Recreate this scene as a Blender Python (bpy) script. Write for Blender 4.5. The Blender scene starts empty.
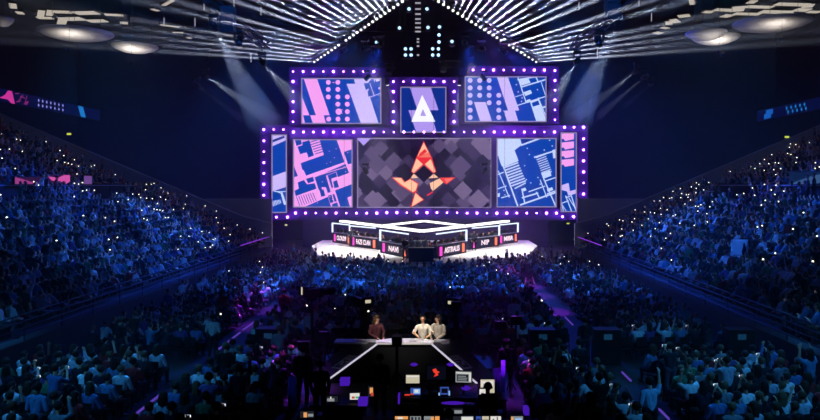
import bpy, bmesh, math, random
import numpy as np
from mathutils import Vector, Matrix, Euler
R = random.Random(7)
NR = np.random.default_rng(7)
SC = bpy.context.scene
COL = SC.collection
PI = math.pi

# ------------------------------------------------------------------ view
F, VX, VY, H = 700.0, 435.0, 185.0, 6.6        # focal length in pixels, vanishing point, eye height (metres)
def WX(px, Y): return (px - VX) * Y / F
def WZ(py, Y): return H - (py - VY) * Y / F
def at(px, py, Y): return Vector((WX(px, Y), Y, WZ(py, Y)))
def on(px, py, Z):                               # where the sight line meets the horizontal plane Z
    Y = (H - Z) * F / (py - VY)
    return Vector((WX(px, Y), Y, Z))
def pix(p): return (VX + F * p[0] / p[1], VY - F * (p[2] - H) / p[1])

cam = bpy.data.cameras.new('camera'); camo = bpy.data.objects.new('camera', cam); COL.objects.link(camo)
camo.location = (0, 0, H); camo.rotation_euler = (PI / 2, 0, 0)
cam.sensor_width = 36; cam.lens = F / 820 * 36
cam.shift_x = -(VX - 410) / 820; cam.shift_y = (VY - 210) / 820
cam.clip_end = 400; cam.clip_start = .05
SC.camera = camo
SC.view_settings.view_transform = 'Standard'; SC.view_settings.look = 'None'
SC.view_settings.exposure = 0; SC.view_settings.gamma = 1; SC.view_settings.use_curve_mapping = False
cy = SC.cycles
cy.max_bounces = 4; cy.diffuse_bounces = 2; cy.glossy_bounces = 2; cy.transmission_bounces = 2
cy.volume_bounces = 0; cy.transparent_max_bounces = 96
cy.use_denoising = True; cy.use_light_tree = True
cy.sample_clamp_indirect = 4
wd = bpy.data.worlds.new('world'); SC.world = wd; wd.use_nodes = True
wd.node_tree.nodes['Background'].inputs[0].default_value = (0, 0, 0, 1)
wd.node_tree.nodes['Background'].inputs[1].default_value = 0

# ------------------------------------------------------------------ materials
def lin(c):
    return tuple((x / 255 / 12.92 if x / 255 <= .04045 else ((x / 255 + .055) / 1.055) ** 2.4) for x in c)
MATS = {}
LIGHTING = {'violet_led', 'white_light_band', 'white_light_line', 'screen_pink', 'screen_blue'}
def mat(name, rgb, rough=.6, metal=0.0, spec=.3, noise=None, scale=8.0, bump=0.0):
    """plain surface; noise = how far a noise texture varies the colour's value"""
    if name in MATS: return MATS[name]
    m = bpy.data.materials.new(name); m.use_nodes = True; nt = m.node_tree; b = nt.nodes['Principled BSDF']
    b.inputs['Roughness'].default_value = rough; b.inputs['Metallic'].default_value = metal
    b.inputs['Specular IOR Level'].default_value = spec
    c = lin(rgb) + (1,)
    b.inputs['Base Color'].default_value = c
    if noise or bump:
        tc = nt.nodes.new('ShaderNodeTexCoord'); n = nt.nodes.new('ShaderNodeTexNoise')
        n.inputs['Scale'].default_value = scale; n.inputs['Detail'].default_value = 3
        nt.links.new(tc.outputs['Object'], n.inputs['Vector'])
        if noise:
            mx = nt.nodes.new('ShaderNodeMix'); mx.data_type = 'RGBA'
            mx.inputs[6].default_value = tuple(x * (1 - noise) for x in c[:3]) + (1,)
            mx.inputs[7].default_value = tuple(min(1, x * (1 + noise)) for x in c[:3]) + (1,)
            nt.links.new(n.outputs[0], mx.inputs[0]); nt.links.new(mx.outputs[2], b.inputs['Base Color'])
        if bump:
            bp = nt.nodes.new('ShaderNodeBump'); bp.inputs['Strength'].default_value = bump; bp.inputs['Distance'].default_value = .02
            nt.links.new(n.outputs[0], bp.inputs['Height']); nt.links.new(bp.outputs[0], b.inputs['Normal'])
    MATS[name] = m
    return m
def emit(name, rgb, s=1.0, linear=False):
    if name in MATS: return MATS[name]
    m = bpy.data.materials.new(name); m.use_nodes = True; nt = m.node_tree; nt.nodes.clear()
    e = nt.nodes.new('ShaderNodeEmission'); o = nt.nodes.new('ShaderNodeOutputMaterial')
    e.inputs[0].default_value = (rgb if linear else lin(rgb)) + (1,); e.inputs[1].default_value = s
    nt.links.new(e.outputs[0], o.inputs[0]); MATS[name] = m
    if name not in LIGHTING: m.cycles.emission_sampling = 'NONE'      # too small or dim to be worth sampling as a lamp
    return m
def tinted(name, rough=.8):
    """cloth, skin or hair whose colour is the object's own colour"""
    m = bpy.data.materials.new(name); m.use_nodes = True; nt = m.node_tree; b = nt.nodes['Principled BSDF']
    b.inputs['Roughness'].default_value = rough; b.inputs['Specular IOR Level'].default_value = .2
    oi = nt.nodes.new('ShaderNodeObjectInfo'); n = nt.nodes.new('ShaderNodeTexNoise'); n.inputs['Scale'].default_value = 22
    tc = nt.nodes.new('ShaderNodeTexCoord'); nt.links.new(tc.outputs['Object'], n.inputs['Vector'])
    mr = nt.nodes.new('ShaderNodeMapRange'); mr.inputs[3].default_value = .85; mr.inputs[4].default_value = 1.12
    nt.links.new(n.outputs[0], mr.inputs[0])
    mx = nt.nodes.new('ShaderNodeVectorMath'); mx.operation = 'SCALE'
    nt.links.new(oi.outputs['Color'], mx.inputs[0]); nt.links.new(mr.outputs[0], mx.inputs['Scale'])
    nt.links.new(mx.outputs[0], b.inputs['Base Color'])
    MATS[name] = m
    return m
def haze(name, dens, col=(1, 1, 1), g=0.0):
    m = bpy.data.materials.new(name); m.use_nodes = True; nt = m.node_tree; nt.nodes.clear()
    v = nt.nodes.new('ShaderNodeVolumeScatter'); o = nt.nodes.new('ShaderNodeOutputMaterial')
    v.inputs['Color'].default_value = col + (1,); v.inputs['Density'].default_value = dens; v.inputs['Anisotropy'].default_value = g
    nt.links.new(v.outputs[0], o.inputs['Volume']); MATS[name] = m
    m.cycles.homogeneous_volume = True
    return m

M_black = mat('black_powder_coat', (15, 15, 17), .65, .0, .2)
M_dark = mat('dark_metal', (34, 34, 38), .45, .6)
M_floor = mat('dark_arena_floor', (28, 29, 36), .75, 0, .15, noise=.25, scale=.8)
M_concrete = mat('dark_concrete', (60, 62, 70), .8, 0, .2, noise=.25, scale=1.2)
M_paint = mat('dull_grey_parapet_paint', (164, 166, 178), .8, 0, .2, noise=.15, scale=.7)
M_wall = mat('dark_drape', (40, 42, 54), .95, 0, .1, noise=.3, scale=.5)
M_ceil = mat('dark_ceiling', (18, 18, 22), .9, 0, .1, noise=.2, scale=.6)
M_grey = mat('grey_laminate', (96, 98, 104), .5)
M_white = mat('white_laminate', (225, 226, 228), .45)
M_stagefl = mat('white_stage_floor', (232, 232, 234), .4, noise=.04, scale=2)
M_shoe = mat('shoe_black', (24, 22, 22), .5)
M_eye = mat('eye_dark', (20, 16, 14), .3)
M_lip = mat('lip', (140, 70, 66), .5)
M_skin = tinted('skin', .6); M_cloth = tinted('cloth', .85); M_hair = tinted('hair', .7)
M_lens = emit('lamp_lens_white', (255, 252, 245), 1.8)

# ------------------------------------------------------------------ mesh building
class MB:
    def __init__(s): s.v = []; s.f = []; s.m = []
    def add(s, vs, fs, mi=0):
        o = len(s.v); s.v += [tuple(p) for p in vs]; s.f += [tuple(i + o for i in f) for f in fs]; s.m += [mi] * len(fs); return s
    def box(s, c, d, mi=0, rot=None, taper=1.0):
        x, y, z = d[0] / 2, d[1] / 2, d[2] / 2
        P = [Vector((a * x * (taper if k > 0 else 1), b * y * (taper if k > 0 else 1), k * z)) for k in (-1, 1) for a, b in ((-1, -1), (1, -1), (1, 1), (-1, 1))]
        if rot is not None: P = [rot @ p for p in P]
        c = Vector(c)
        return s.add([p + c for p in P], [(3, 2, 1, 0), (4, 5, 6, 7), (0, 1, 5, 4), (1, 2, 6, 5), (2, 3, 7, 6), (3, 0, 4, 7)], mi)
    def tube(s, a, b, r, r2=None, n=8, mi=0, caps=True):
        a = Vector(a); b = Vector(b); r2 = r if r2 is None else r2
        d = (b - a).normalized(); u = d.orthogonal().normalized(); w = d.cross(u)
        P = []
        for p, q in ((a, r), (b, r2)):
            for i in range(n):
                t = 2 * PI * i / n; P.append(p + (u * math.cos(t) + w * math.sin(t)) * q)
        fs = [(i, (i + 1) % n, n + (i + 1) % n, n + i) for i in range(n)]
        if caps: fs += [tuple(range(n - 1, -1, -1)), tuple(range(n, 2 * n))]
        return s.add(P, fs, mi)
    def bar(s, a, b, w, h, mi=0, up=(0, 0, 1)):
        a = Vector(a); b = Vector(b); d = (b - a).normalized(); up = Vector(up)
        if abs(d.dot(up)) > .98: up = Vector((0, 1, 0))
        x = d.cross(up).normalized() * (w / 2); z = x.cross(d).normalized() * (h / 2)
        P = [a - x - z, a + x - z, a + x + z, a - x + z, b - x - z, b + x - z, b + x + z, b - x + z]
        return s.add(P, [(3, 2, 1, 0), (4, 5, 6, 7), (0, 1, 5, 4), (1, 2, 6, 5), (2, 3, 7, 6), (3, 0, 4, 7)], mi)
    def lathe(s, c, prof, n=24, mi=0, axis=None):
        """prof: (radius, height) pairs turned about the vertical through c"""
        c = Vector(c); P = []
        for r, h in prof:
            for i in range(n):
                t = 2 * PI * i / n; p = Vector((r * math.cos(t), r * math.sin(t), h))
                if axis is not None: p = axis @ p
                P.append(c + p)
        fs = []
        for k in range(len(prof) - 1):
            for i in range(n):
                j = (i + 1) % n; fs.append((k * n + i, k * n + j, (k + 1) * n + j, (k + 1) * n + i))
        if prof[0][0] > 1e-4: fs.append(tuple(range(n - 1, -1, -1)))
        if prof[-1][0] > 1e-4: fs.append(tuple((len(prof) - 1) * n + i for i in range(n)))
        return s.add(P, fs, mi)
    def ball(s, c, r, n=10, mi=0):
        k = n // 2
        prof = [(max(1e-5, r * math.sin(PI * i / k)), -r * math.cos(PI * i / k)) for i in range(k + 1)]
        return s.lathe(c, prof, n, mi)
    def prism(s, poly, a0, a1, axis='y', mi=0):
        """closed 2-D outline swept along an axis; outline is (x,z) for y, (x,y) for z"""
        def P(p, t): return (p[0], t, p[1]) if axis == 'y' else (p[0], p[1], t)
        n = len(poly)
        return s.add([P(p, a0) for p in poly] + [P(p, a1) for p in poly],
                     [tuple(range(n)), tuple(range(2 * n - 1, n - 1, -1))] + [(i, n + i, n + (i + 1) % n, (i + 1) % n) for i in range(n)], mi)
    def build(s, name, mats, parent=None, smooth=False, loc=None):
        me = bpy.data.meshes.new(name); me.from_pydata(s.v, [], s.f)
        for m in (mats if isinstance(mats, (list, tuple)) else [mats]): me.materials.append(m)
        if len(me.materials) > 1: me.polygons.foreach_set('material_index', s.m)
        if smooth: me.polygons.foreach_set('use_smooth', [True] * len(me.polygons))
        bm = bmesh.new(); bm.from_mesh(me); bmesh.ops.recalc_face_normals(bm, faces=bm.faces); bm.to_mesh(me); bm.free()
        me.update()
        return link(name, me, parent, loc)
def link(name, data, parent=None, loc=None):
    o = bpy.data.objects.new(name, data); COL.objects.link(o)
    if parent is not None: o.parent = parent
    if loc is not None: o.location = loc
    return o
def tag(o, label, cat, group=None, kind=None):
    if label: o['label'] = label
    if cat: o['category'] = cat
    if group: o['group'] = group
    if kind: o['kind'] = kind
    return o
def thing(name, loc, label, cat, group=None, rz=0.0):
    o = bpy.data.objects.new(name, None); COL.objects.link(o); o.location = loc; o.rotation_euler = (0, 0, rz)
    o.empty_display_size = .1
    return tag(o, label, cat, group)
def struct(name, b, mats):
    o = b.build(name, mats); o['kind'] = 'structure'; return o
ORD = 'zero first second third fourth fifth sixth seventh eighth ninth tenth eleventh twelfth thirteenth fourteenth fifteenth sixteenth seventeenth eighteenth nineteenth twentieth'.split() + \
      ['twenty-first', 'twenty-second', 'twenty-third', 'twenty-fourth', 'twenty-fifth', 'twenty-sixth', 'twenty-seventh', 'twenty-eighth', 'twenty-ninth', 'thirtieth'] + ['thirty-' + x for x in 'first second third fourth fifth sixth seventh eighth ninth'.split()]
def lamp(kind, name, loc, d, parent, energy, col, **kw):
    L = bpy.data.lights.new(name, kind); L.energy = energy; L.color = col
    for k, v in kw.items(): setattr(L, k, v)
    o = link(name, L, None, loc)
    o.rotation_euler = Vector(d).to_track_quat('-Z', 'Y').to_euler()
    if parent is not None:
        o.parent = parent; bpy.context.view_layer.update(); o.matrix_parent_inverse = parent.matrix_world.inverted()
    return o

# ------------------------------------------------------------------ the hall
XC = -1.0                                         # the hall's own axis, left of the eye
b = MB(); b.box((XC, 33, -.1), (84, 102, .2)); struct('floor', b, M_floor)
b = MB(); b.box((XC, 33, 25.1), (84, 102, .2)); struct('ceiling', b, M_ceil)
b = MB(); b.box((XC, 84, 12.5), (84, .4, 25)); struct('wall_back', b, M_wall)
b = MB(); b.box((XC, -18, 12.5), (84, .4, 25)); struct('wall_front', b, M_wall)
b = MB(); b.box((XC - 42, 33, 12.5), (.4, 102, 25)); struct('wall_left', b, M_wall)
b = MB(); b.box((XC + 42, 33, 12.5), (.4, 102, 25)); struct('wall_right', b, M_wall)

b = MB(); b.box((-.9, 20.4, .02), (6.6, 9.2, .04)); struct('floor_production_dark_sheet', b, M_black)  # black sheet added to keep this floor dark under the blue washes
# tiers: (distance from the axis, tread height) of every row
LOW = [(13.85 + .78 * i, 1.3 + .385 * i) for i in range(12)]
UPP = [(25.4 + .85 * i, 6.2 + .4 * i) for i in range(13)]
Y0, Y1 = 7.0, 60.0
def tier_profile(rows, pitch, back):
    p = [(min(rows[0][0] - .35, 13.06) if rows[0][0] < 20 else rows[0][0] - .35, 0)]
    for k, (x, z) in enumerate(rows): p += [(p[0][0], z), (x - .35 + pitch, z)] if k == 0 else [(x - .35, z), (x - .35 + pitch, z)]
    p += [(back, rows[-1][1]), (back, 0)]
    return p
for sd, nm in ((-1, 'left'), (1, 'right')):
    b = MB()
    low = tier_profile(LOW, .78, 24.6)
    b.prism([(XC + sd * x, z) for x, z in low], Y0, Y1)
    o = struct('floor_lower_tier_' + nm, b, M_concrete)
    b = MB()
    up = tier_profile(UPP, .85, 41.6)
    b.prism([(XC + sd * x, z) for x, z in up], Y0, Y1)
    struct('floor_upper_tier_' + nm, b, M_concrete)
    # wall between the tiers, with dark openings left between its panels
    b = MB()
    y = 12.0
    while y < Y1 - .5:
        y2 = min(Y1, y + 7.2); b.box((XC + sd * 24.75, (y + y2) / 2, 5.9), (.22, y2 - y - .12, 1.3)); y = y2
    b.box((XC + sd * 24.75, (12 + Y1) / 2, 6.58), (.34, Y1 - 12, .08), 1)
    struct('wall_between_tiers_' + nm, b, [M_black, M_paint])
    # sloping parapets that close the stage end of both tiers
    b = MB()
    pr = [(13.0, 1.2), (13.0, 3.3), (15.7, 4.0), (29.9, 10.0), (41.5, 14.9), (41.5, 6), (25, 6), (22, 4)]
    b.prism([(XC + sd * x, z) for x, z in pr], Y1, Y1 + .35)
    struct('wall_parapet_' + nm, b, M_paint)
    b = MB(); b.box((XC + sd * 17.8, 67, 2.65), (6.4, .4, 5.3)); struct('wall_stage_side_' + nm, b, M_paint)
    b = MB(); b.box((XC + sd * 13.0, (Y0 + Y1) / 2, .65), (.16, Y1 - Y0, 1.3)); struct('wall_tier_front_' + nm, b, M_black)

# ------------------------------------------------------------------ people
# A figure is a set of tapered limbs grown into ONE surface; hair and clothes are shells lifted off that surface.
# regions: 0 skin, 1 shirt, 2 sleeve (lower arm), 3 trousers, 4 shoe, 5 eye, 6 lip
def limbs(pose):
    """list of (a, b, ra, rb, region) for a figure whose seat or stance is at the origin, facing +Y"""
    st = pose.get('stand', False)
    hz = .93 if st else .50
    lean = pose.get('lean', 0.0)
    L = []
    def tl(p):                                  # lean of the trunk about the hips
        x, y, z = p; c, s_ = math.cos(lean), math.sin(lean); z -= hz
        return (x, y * c + z * s_, hz + z * c - y * s_)
    pel = (0, 0, hz + .03)
    L.append(((-.075, 0, hz + .02), (.075, 0, hz + .02), .125, .125, 3))
    L.append((pel, tl((0, .0, hz + .17)), .125, .12, 1))
    L.append((tl((-.05, 0, hz + .17)), tl((-.075, .0, hz + .40)), .105, .105, 1))
    L.append((tl((.05, 0, hz + .17)), tl((.075, .0, hz + .40)), .105, .105, 1))
    L.append((tl((-.15, -.01, hz + .475)), tl((.15, -.01, hz + .475)), .066, .066, 1))
    L.append((tl((0, -.01, hz + .45)), tl((0, 0, hz + .52)), .09, .06, 1))
    nod, turn = pose.get('nod', 0.0), pose.get('turn', 0.0)
    nb = Vector(tl((0, -.005, hz + .50)))
    Rm = Euler((-(nod + lean * .5), 0, turn), 'XYZ').to_matrix()
    def hd(p): return tuple(nb + Rm @ Vector(p))
    L.append((tuple(nb), hd((0, .01, .12)), .055, .052, 0))
    hc = (0, .025, .235)
    L.append((hd((0, .012, .255)), hd((0, .035, .235)), .098, .088, 0))     # skull
    L.append((hd((0, .04, .215)), hd((0, .062, .155)), .068, .048, 0))      # face to chin
    L.append((hd((0, .118, .225)), hd((0, .132, .205)), .010, .015, 0))     # nose
    for k in (-1, 1):
        L.append((hd((k * .092, .0, .235)), hd((k * .096, -.004, .21)), .018, .012, 0))
        L.append((hd((k * .034, .104, .238)), hd((k * .036, .105, .238)), .014, .014, 5))
    L.append((hd((-.018, .107, .178)), hd((.018, .107, .178)), .010, .010, 6))
    arms = pose['arms']                          # for each side: elbow, wrist, finger direction
    for k, (el, wr, fd) in zip((-1, 1), arms):
        sh = Vector(tl((k * .195, -.01, hz + .455)))
        el = Vector((k * el[0], el[1], el[2] + hz)); wr = Vector((k * wr[0], wr[1], wr[2] + hz))
        L.append((tuple(sh), tuple(el), .062, .047, 1)); L.append((tuple(el), tuple(wr), .045, .031, 2))
        fd = Vector((k * fd[0], fd[1], fd[2])).normalized()
        ax = (wr - el).normalized()
        side = ax.cross(fd)
        side = side.normalized() if side.length > .05 else Vector((k, 0, 0))
        palm = wr + ax * .085
        for q in (-1, 0, 1): L.append((tuple(wr + ax * .01 + side * q * .012), tuple(palm + side * q * .024), .018, .017, 0))
        for q, ln in ((-1.5, .062), (-.5, .078), (.5, .082), (1.5, .066)):
            a0 = palm + side * q * .021; a1 = a0 + (ax * .8 + fd * .45).normalized() * ln * .55; a2 = a1 + (ax * .35 + fd).normalized() * ln * .5
            L.append((tuple(a0), tuple(a1), .0105, .0095, 0)); L.append((tuple(a1), tuple(a2), .0095, .0085, 0))
        t0 = wr + ax * .03 - side * k * .03; t1 = t0 - side * k * .03 + ax * .035; t2 = t1 + ax * .03 + fd * .015
        L.append((tuple(t0), tuple(t1), .013, .011, 0)); L.append((tuple(t1), tuple(t2), .011, .009, 0))
    for k in (-1, 1):
        hp = (k * .095, 0, hz)
        if st:
            kn = (k * .11, .02, .49); an = (k * .115, -.02, .09)
        else:
            kn = (k * .14, .43, .49); an = (k * .14, .40, .09)
        L.append((hp, kn, .098, .064, 3)); L.append((kn, (k * .13, an[1] - .01, .30), .062, .060, 3)); L.append(((k * .13, an[1] - .01, .30), an, .058, .042, 3))
        L.append(((k * .13, an[1] - .03, .05), (k * .145, an[1] + .17, .035), .046, .034, 4))
    return L, hd, hz

def seg_dist(P, a, b, ra, rb):
    a = np.array(a); b = np.array(b); d = b - a; L2 = max(d @ d, 1e-9)
    t = np.clip(((P - a) @ d) / L2, 0, 1)
    return np.linalg.norm(P - a - t[:, None] * d, axis=1) - (ra + (rb - ra) * t)

def grow(Ls, voxel, smooth=2, decimate=None):
    """all the limbs of a figure fused into one closed surface"""
    b = MB()
    for a, c, ra, rb, _ in Ls:
        a = Vector(a); c = Vector(c); d = c - a
        q = d.to_track_quat('Z', 'Y').to_matrix() if d.length > 1e-6 else Matrix.Identity(3)
        n = 10
        prof = [(1e-4, -ra)] + [(ra * math.sin(PI / 2 * i / 3), -ra * math.cos(PI / 2 * i / 3)) for i in (1, 2, 3)]
        prof += [(rb * math.cos(PI / 2 * i / 3), d.length + rb * math.sin(PI / 2 * i / 3)) for i in (0, 1, 2)] + [(1e-4, d.length + rb)]
        b.lathe(a, prof, n, 0, q)
    me = bpy.data.meshes.new('t'); me.from_pydata(b.v, [], b.f)
    bm = bmesh.new(); bm.from_mesh(me); bmesh.ops.remove_doubles(bm, verts=bm.verts, dist=5e-4); bmesh.ops.recalc_face_normals(bm, faces=bm.faces); bm.to_mesh(me); bm.free()
    o = bpy.data.objects.new('t', me); COL.objects.link(o)
    md = o.modifiers.new('r', 'REMESH'); md.mode = 'VOXEL'; md.voxel_size = voxel
    if smooth:
        sm = o.modifiers.new('s', 'SMOOTH'); sm.iterations = smooth; sm.factor = .5
    if decimate:
        dm = o.modifiers.new('d', 'DECIMATE'); dm.ratio = decimate
    dg = bpy.context.evaluated_depsgraph_get(); dg.update()
    ev = o.evaluated_get(dg); m2 = ev.to_mesh()
    nv = len(m2.vertices); V = np.empty(nv * 3); m2.vertices.foreach_get('co', V); V = V.reshape(-1, 3)
    Nn = np.empty(nv * 3); m2.vertices.foreach_get('normal', Nn); Nn = Nn.reshape(-1, 3)
    Fs = [tuple(p.vertices) for p in m2.polygons]
    ev.to_mesh_clear(); bpy.data.objects.remove(o); bpy.data.meshes.remove(me)
    return V, Nn, Fs

def classify(C, Ls):
    best = np.full(len(C), 9.0); reg = np.zeros(len(C), int)
    for a, b, ra, rb, r in Ls:
        d = seg_dist(C, a, b, ra, rb) - (.004 if r in (5, 6) else 0)
        w = d < best; best[w] = d[w]; reg[w] = r
    return reg

def shell(V, Nn, Fs, keep, off, mats, name):
    ids = sorted({i for k in keep for i in Fs[k]}); mp = {i: j for j, i in enumerate(ids)}
    me = bpy.data.meshes.new(name)
    me.from_pydata([tuple(V[i] + Nn[i] * off) for i in ids], [], [tuple(mp[i] for i in Fs[k]) for k in keep])
    me.materials.append(mats); me.polygons.foreach_set('use_smooth', [True] * len(me.polygons)); me.update()
    return me

POSES = {
    'lap':    dict(arms=[((.25, .10, .17), (.13, .30, .12), (0, .6, -1))] * 2, nod=-.05),
    'lean':   dict(lean=.3, arms=[((.24, .30, .18), (.06, .42, .26), (-.6, .3, .5))] * 2, nod=-.25),
    'phone':  dict(arms=[((.23, .20, .30), (.05, .33, .58), (-.6, .5, .4)), ((.23, .20, .30), (.05, .33, .58), (-.6, .5, .4))], nod=.0),
    'raise':  dict(arms=[((.25, .10, .17), (.13, .30, .12), (0, .6, -1)), ((.25, .10, .70), (.22, .12, .98), (-.3, .6, .3))], nod=.05),
    'clap':   dict(arms=[((.27, .16, .52), (.16, .20, .80), (-.6, .4, .3))] * 2, nod=.05),
    'turned': dict(arms=[((.25, .10, .17), (.13, .30, .12), (0, .6, -1))] * 2, turn=.7),
    'stand':  dict(stand=True, arms=[((.25, -.02, .20), (.23, .08, -.03), (-.2, .6, -.6))] * 2),
    'stand_phone': dict(stand=True, arms=[((.24, .2, .34), (.06, .33, .60), (-.6, .5, .4))] * 2),
    'stand_raise': dict(stand=True, arms=[((.25, -.02, .20), (.23, .10, -.03), (-.2, .6, -.6)), ((.28, .05, .62), (.27, .06, .90), (-.3, .6, .3))]),
    'stand_clap': dict(stand=True, arms=[((.28, .12, .56), (.20, .16, .84), (-.6, .4, .3))] * 2),
    'typing': dict(lean=.12, arms=[((.24, .12, .20), (.12, .38, .22), (-.1, 1, -.5))] * 2, nod=-.12),
}
PROTO = {}
def proto(pose, voxel=.013, spec=None):
    key = (pose, voxel)
    if key in PROTO: return PROTO[key]
    Ls, hd, hz = limbs(spec or POSES[pose])
    V, Nn, Fs = grow(Ls, voxel, 2)
    C = np.array([V[list(f)].mean(0) for f in Fs]); reg = classify(C, Ls)
    hi = (Matrix(((1, 0, 0), (0, 1, 0), (0, 0, 1))))
    me = bpy.data.meshes.new('person_body'); me.from_pydata([tuple(p) for p in V], [], Fs)
    for m in (M_skin, M_shoe, M_eye, M_lip): me.materials.append(m)
    mi = np.zeros(len(Fs), int); mi[reg == 4] = 1; mi[reg == 5] = 2; mi[reg == 6] = 3
    me.polygons.foreach_set('material_index', mi.astype(np.int32)); me.polygons.foreach_set('use_smooth', [True] * len(Fs)); me.update()
    # head frame for the hair
    o0 = np.array(hd((0, 0, 0))); E = np.array([np.array(hd(e)) - o0 for e in ((1, 0, 0), (0, 1, 0), (0, 0, 1))])
    hl = (C - o0) @ E.T
    head = (hl[:, 2] > .10) & (np.linalg.norm(hl - np.array((0, .025, .235)), axis=1) < .16)
    hairm = head & (((hl[:, 1] < .02) & (hl[:, 2] > .145)) | (hl[:, 2] > .275 - .12 * np.clip(.07 - hl[:, 1], 0, .1)) & (hl[:, 1] < .115)) & (reg == 0)
    d = dict(body=me, hd=hd, hz=hz)
    d['hair'] = shell(V, Nn, Fs, np.nonzero(hairm)[0], .017, M_hair, 'hair_short')
    d['tee'] = shell(V, Nn, Fs, np.nonzero(reg == 1)[0], .011, M_cloth, 'shirt_short_sleeved')
    d['long'] = shell(V, Nn, Fs, np.nonzero((reg == 1) | (reg == 2))[0], .013, M_cloth, 'shirt_long_sleeved')
    d['trousers'] = shell(V, Nn, Fs, np.nonzero(reg == 3)[0], .009, M_cloth, 'trousers')
    # long hair: a fall of hair grown round the back of the skull
    HL = [(hd((0, .0, .275)), hd((0, .02, .27)), .112, .104, 0), (hd((-.05, -.035, .24)), hd((-.075, -.045, .05)), .07, .05, 0), (hd((.05, -.035, .24)), hd((.075, -.045, .05)), .07, .05, 0),
          (hd((0, -.06, .24)), hd((0, -.07, .02)), .075, .055, 0)]
    hv, hn, hf = grow(HL, .018, 2)
    d['long_hair'] = shell(hv, hn, hf, range(len(hf)), 0, M_hair, 'hair_long')
    PROTO[key] = d
    return d

SKINS = [(224, 172, 142), (236, 190, 160), (205, 150, 118), (176, 122, 92), (120, 80, 60)]
HAIRS = [((28, 22, 20), 'dark'), ((52, 36, 26), 'brown'), ((70, 50, 34), 'light brown'), ((104, 80, 56), 'fair')]
TOPS = [((20, 22, 28), 'black'), ((26, 30, 48), 'navy'), ((44, 48, 56), 'charcoal'), ((22, 26, 32), 'black'), ((30, 34, 54), 'navy'), ((24, 24, 28), 'black'), ((40, 44, 52), 'charcoal'), ((28, 32, 50), 'navy'), ((120, 124, 132), 'grey'), ((228, 230, 234), 'white'), ((70, 110, 160), 'blue'), ((214, 218, 224), 'white'),
        ((150, 40, 44), 'red'), ((70, 120, 90), 'green'), ((170, 176, 190), 'pale grey'), ((88, 130, 170), 'light blue'), ((196, 198, 205), 'white'), ((100, 70, 130), 'violet')]
BOTS = [(26, 28, 36), (34, 38, 54), (48, 46, 44), (70, 74, 90)]
def rgba(c): return lin(c) + (1.0,)
def person(pose, loc, rz, label, group=None, top=None, sleeve=None, hair=None, bottom=None, skin=None, voxel=.013, spec=None, scale=1.0, hairc=None):
    d = proto(pose, voxel, spec)
    o = link('person', d['body'], None, loc); o.rotation_euler = (0, 0, rz); o.scale = (scale,) * 3
    tag(o, label, 'person', group)
    o.color = rgba(skin or R.choice(SKINS))
    def ch(name, me, c):
        k = link(name, me, o); k.color = rgba(c); return k
    ch('shirt', d['long' if (sleeve or R.choice(('tee', 'tee', 'long'))) == 'long' else 'tee'], top or R.choice(TOPS)[0])
    ch('trousers', d['trousers'], bottom or R.choice(BOTS))
    hk = hair or R.choice(('hair', 'hair', 'hair', 'long_hair'))
    ch('hair', d[hk], hairc or R.choice(HAIRS)[0])
    return o

# ------------------------------------------------------------------ seats in the hall
def seat_grid(x0, x1, y0, y1, dx=.51, dy=.87):
    nx = max(1, int((x1 - x0) / dx)); ny = max(1, int((y1 - y0) / dy) + 1)
    return [(i, j, x0 + (i + .5) * (x1 - x0) / nx, y0 + j * dy) for j in range(ny) for i in range(nx)]
SEATS = []            # dict(x, y, z, face, block, row, col)
FLOORB = {
    'front left block':        (XC - 12.3, XC - 7.9, 15.2, 23.6),
    'rear left block':         (XC - 12.3, XC - 7.9, 26.7, 54.5),
    'front inner left block':  (XC - 6.2, XC - 3.5, 15.2, 24.2),
    'middle block':            (XC - 6.2, XC + 6.2, 27.2, 48.6),
    'front inner right block': (XC + 3.7, XC + 6.2, 15.2, 24.2),
    'front right block':       (XC + 7.9, XC + 12.3, 15.2, 23.6),
    'rear right block':        (XC + 7.9, XC + 12.3, 26.7, 54.5),
}
def stage_front(x):                              # the stage's V-shaped front edge
    return 50.6 + abs(x - XC) * .8
for nm, (x0, x1, y0, y1) in FLOORB.items():
    for i, j, x, y in seat_grid(x0, x1, y0, y1):
        SEATS.append(dict(x=x, y=y, z=0.0, block=nm, row=j + 1, col=i + 1, n=int((x1 - x0) / .51), floor=True))
for j in range(9):                               # the wedge of floor between the stage and the two side blocks
    y = 49.6 + j * .95
    for i in range(46):
        x = XC - 12.3 + i * .55
        if y < stage_front(x) - 1.6 and not (x < XC - 7.8 and y < 55.2) and not (x > XC + 7.8 and y < 55.2):
            SEATS.append(dict(x=x, y=y, z=0.0, block='stage block', row=j + 1, col=i + 1, n=46, floor=True))
for sd, nm in ((-1, 'left'), (1, 'right')):
    for rows, tn in ((LOW, 'lower'), (UPP, 'upper')):
        for r, (dx, z) in enumerate(rows):
            n = int((Y1 - 1.0 - 14) / .51)
            for k in range(n):
                y = Y1 - .8 - k * .51
                if (k % 26) in (24, 25): continue              # stair aisles
                if tn == 'lower' and r > 9 and (k // 13) % 2 == 1: continue
                SEATS.append(dict(x=XC + sd * (dx + .1), y=y, z=z, block=f'{nm} {tn} tier', row=r + 1, col=k + 1, n=n, floor=False))
def visible(s):
    if s['y'] < 12: return False
    u, v = pix((s['x'], s['y'], s['z'] + 1.2)); return -14 < u < 834 and v < 430
SEATS = [s for s in SEATS if visible(s)]
for s in SEATS:
    # how full: the bowl thins out towards its stage end and on the topmost rows
    p = .93
    if not s['floor']:
        if 'upper' in s['block']: p = .8 if s['row'] < 9 else .55
        else: p = .9
    s['keep'] = NR.random() < p
SEATS = [s for s in SEATS if s['keep']]
SEATS.sort(key=lambda s: math.hypot(s['x'], s['y']))
N_IND = 250
near, far = SEATS[:N_IND], SEATS[N_IND:]
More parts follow.
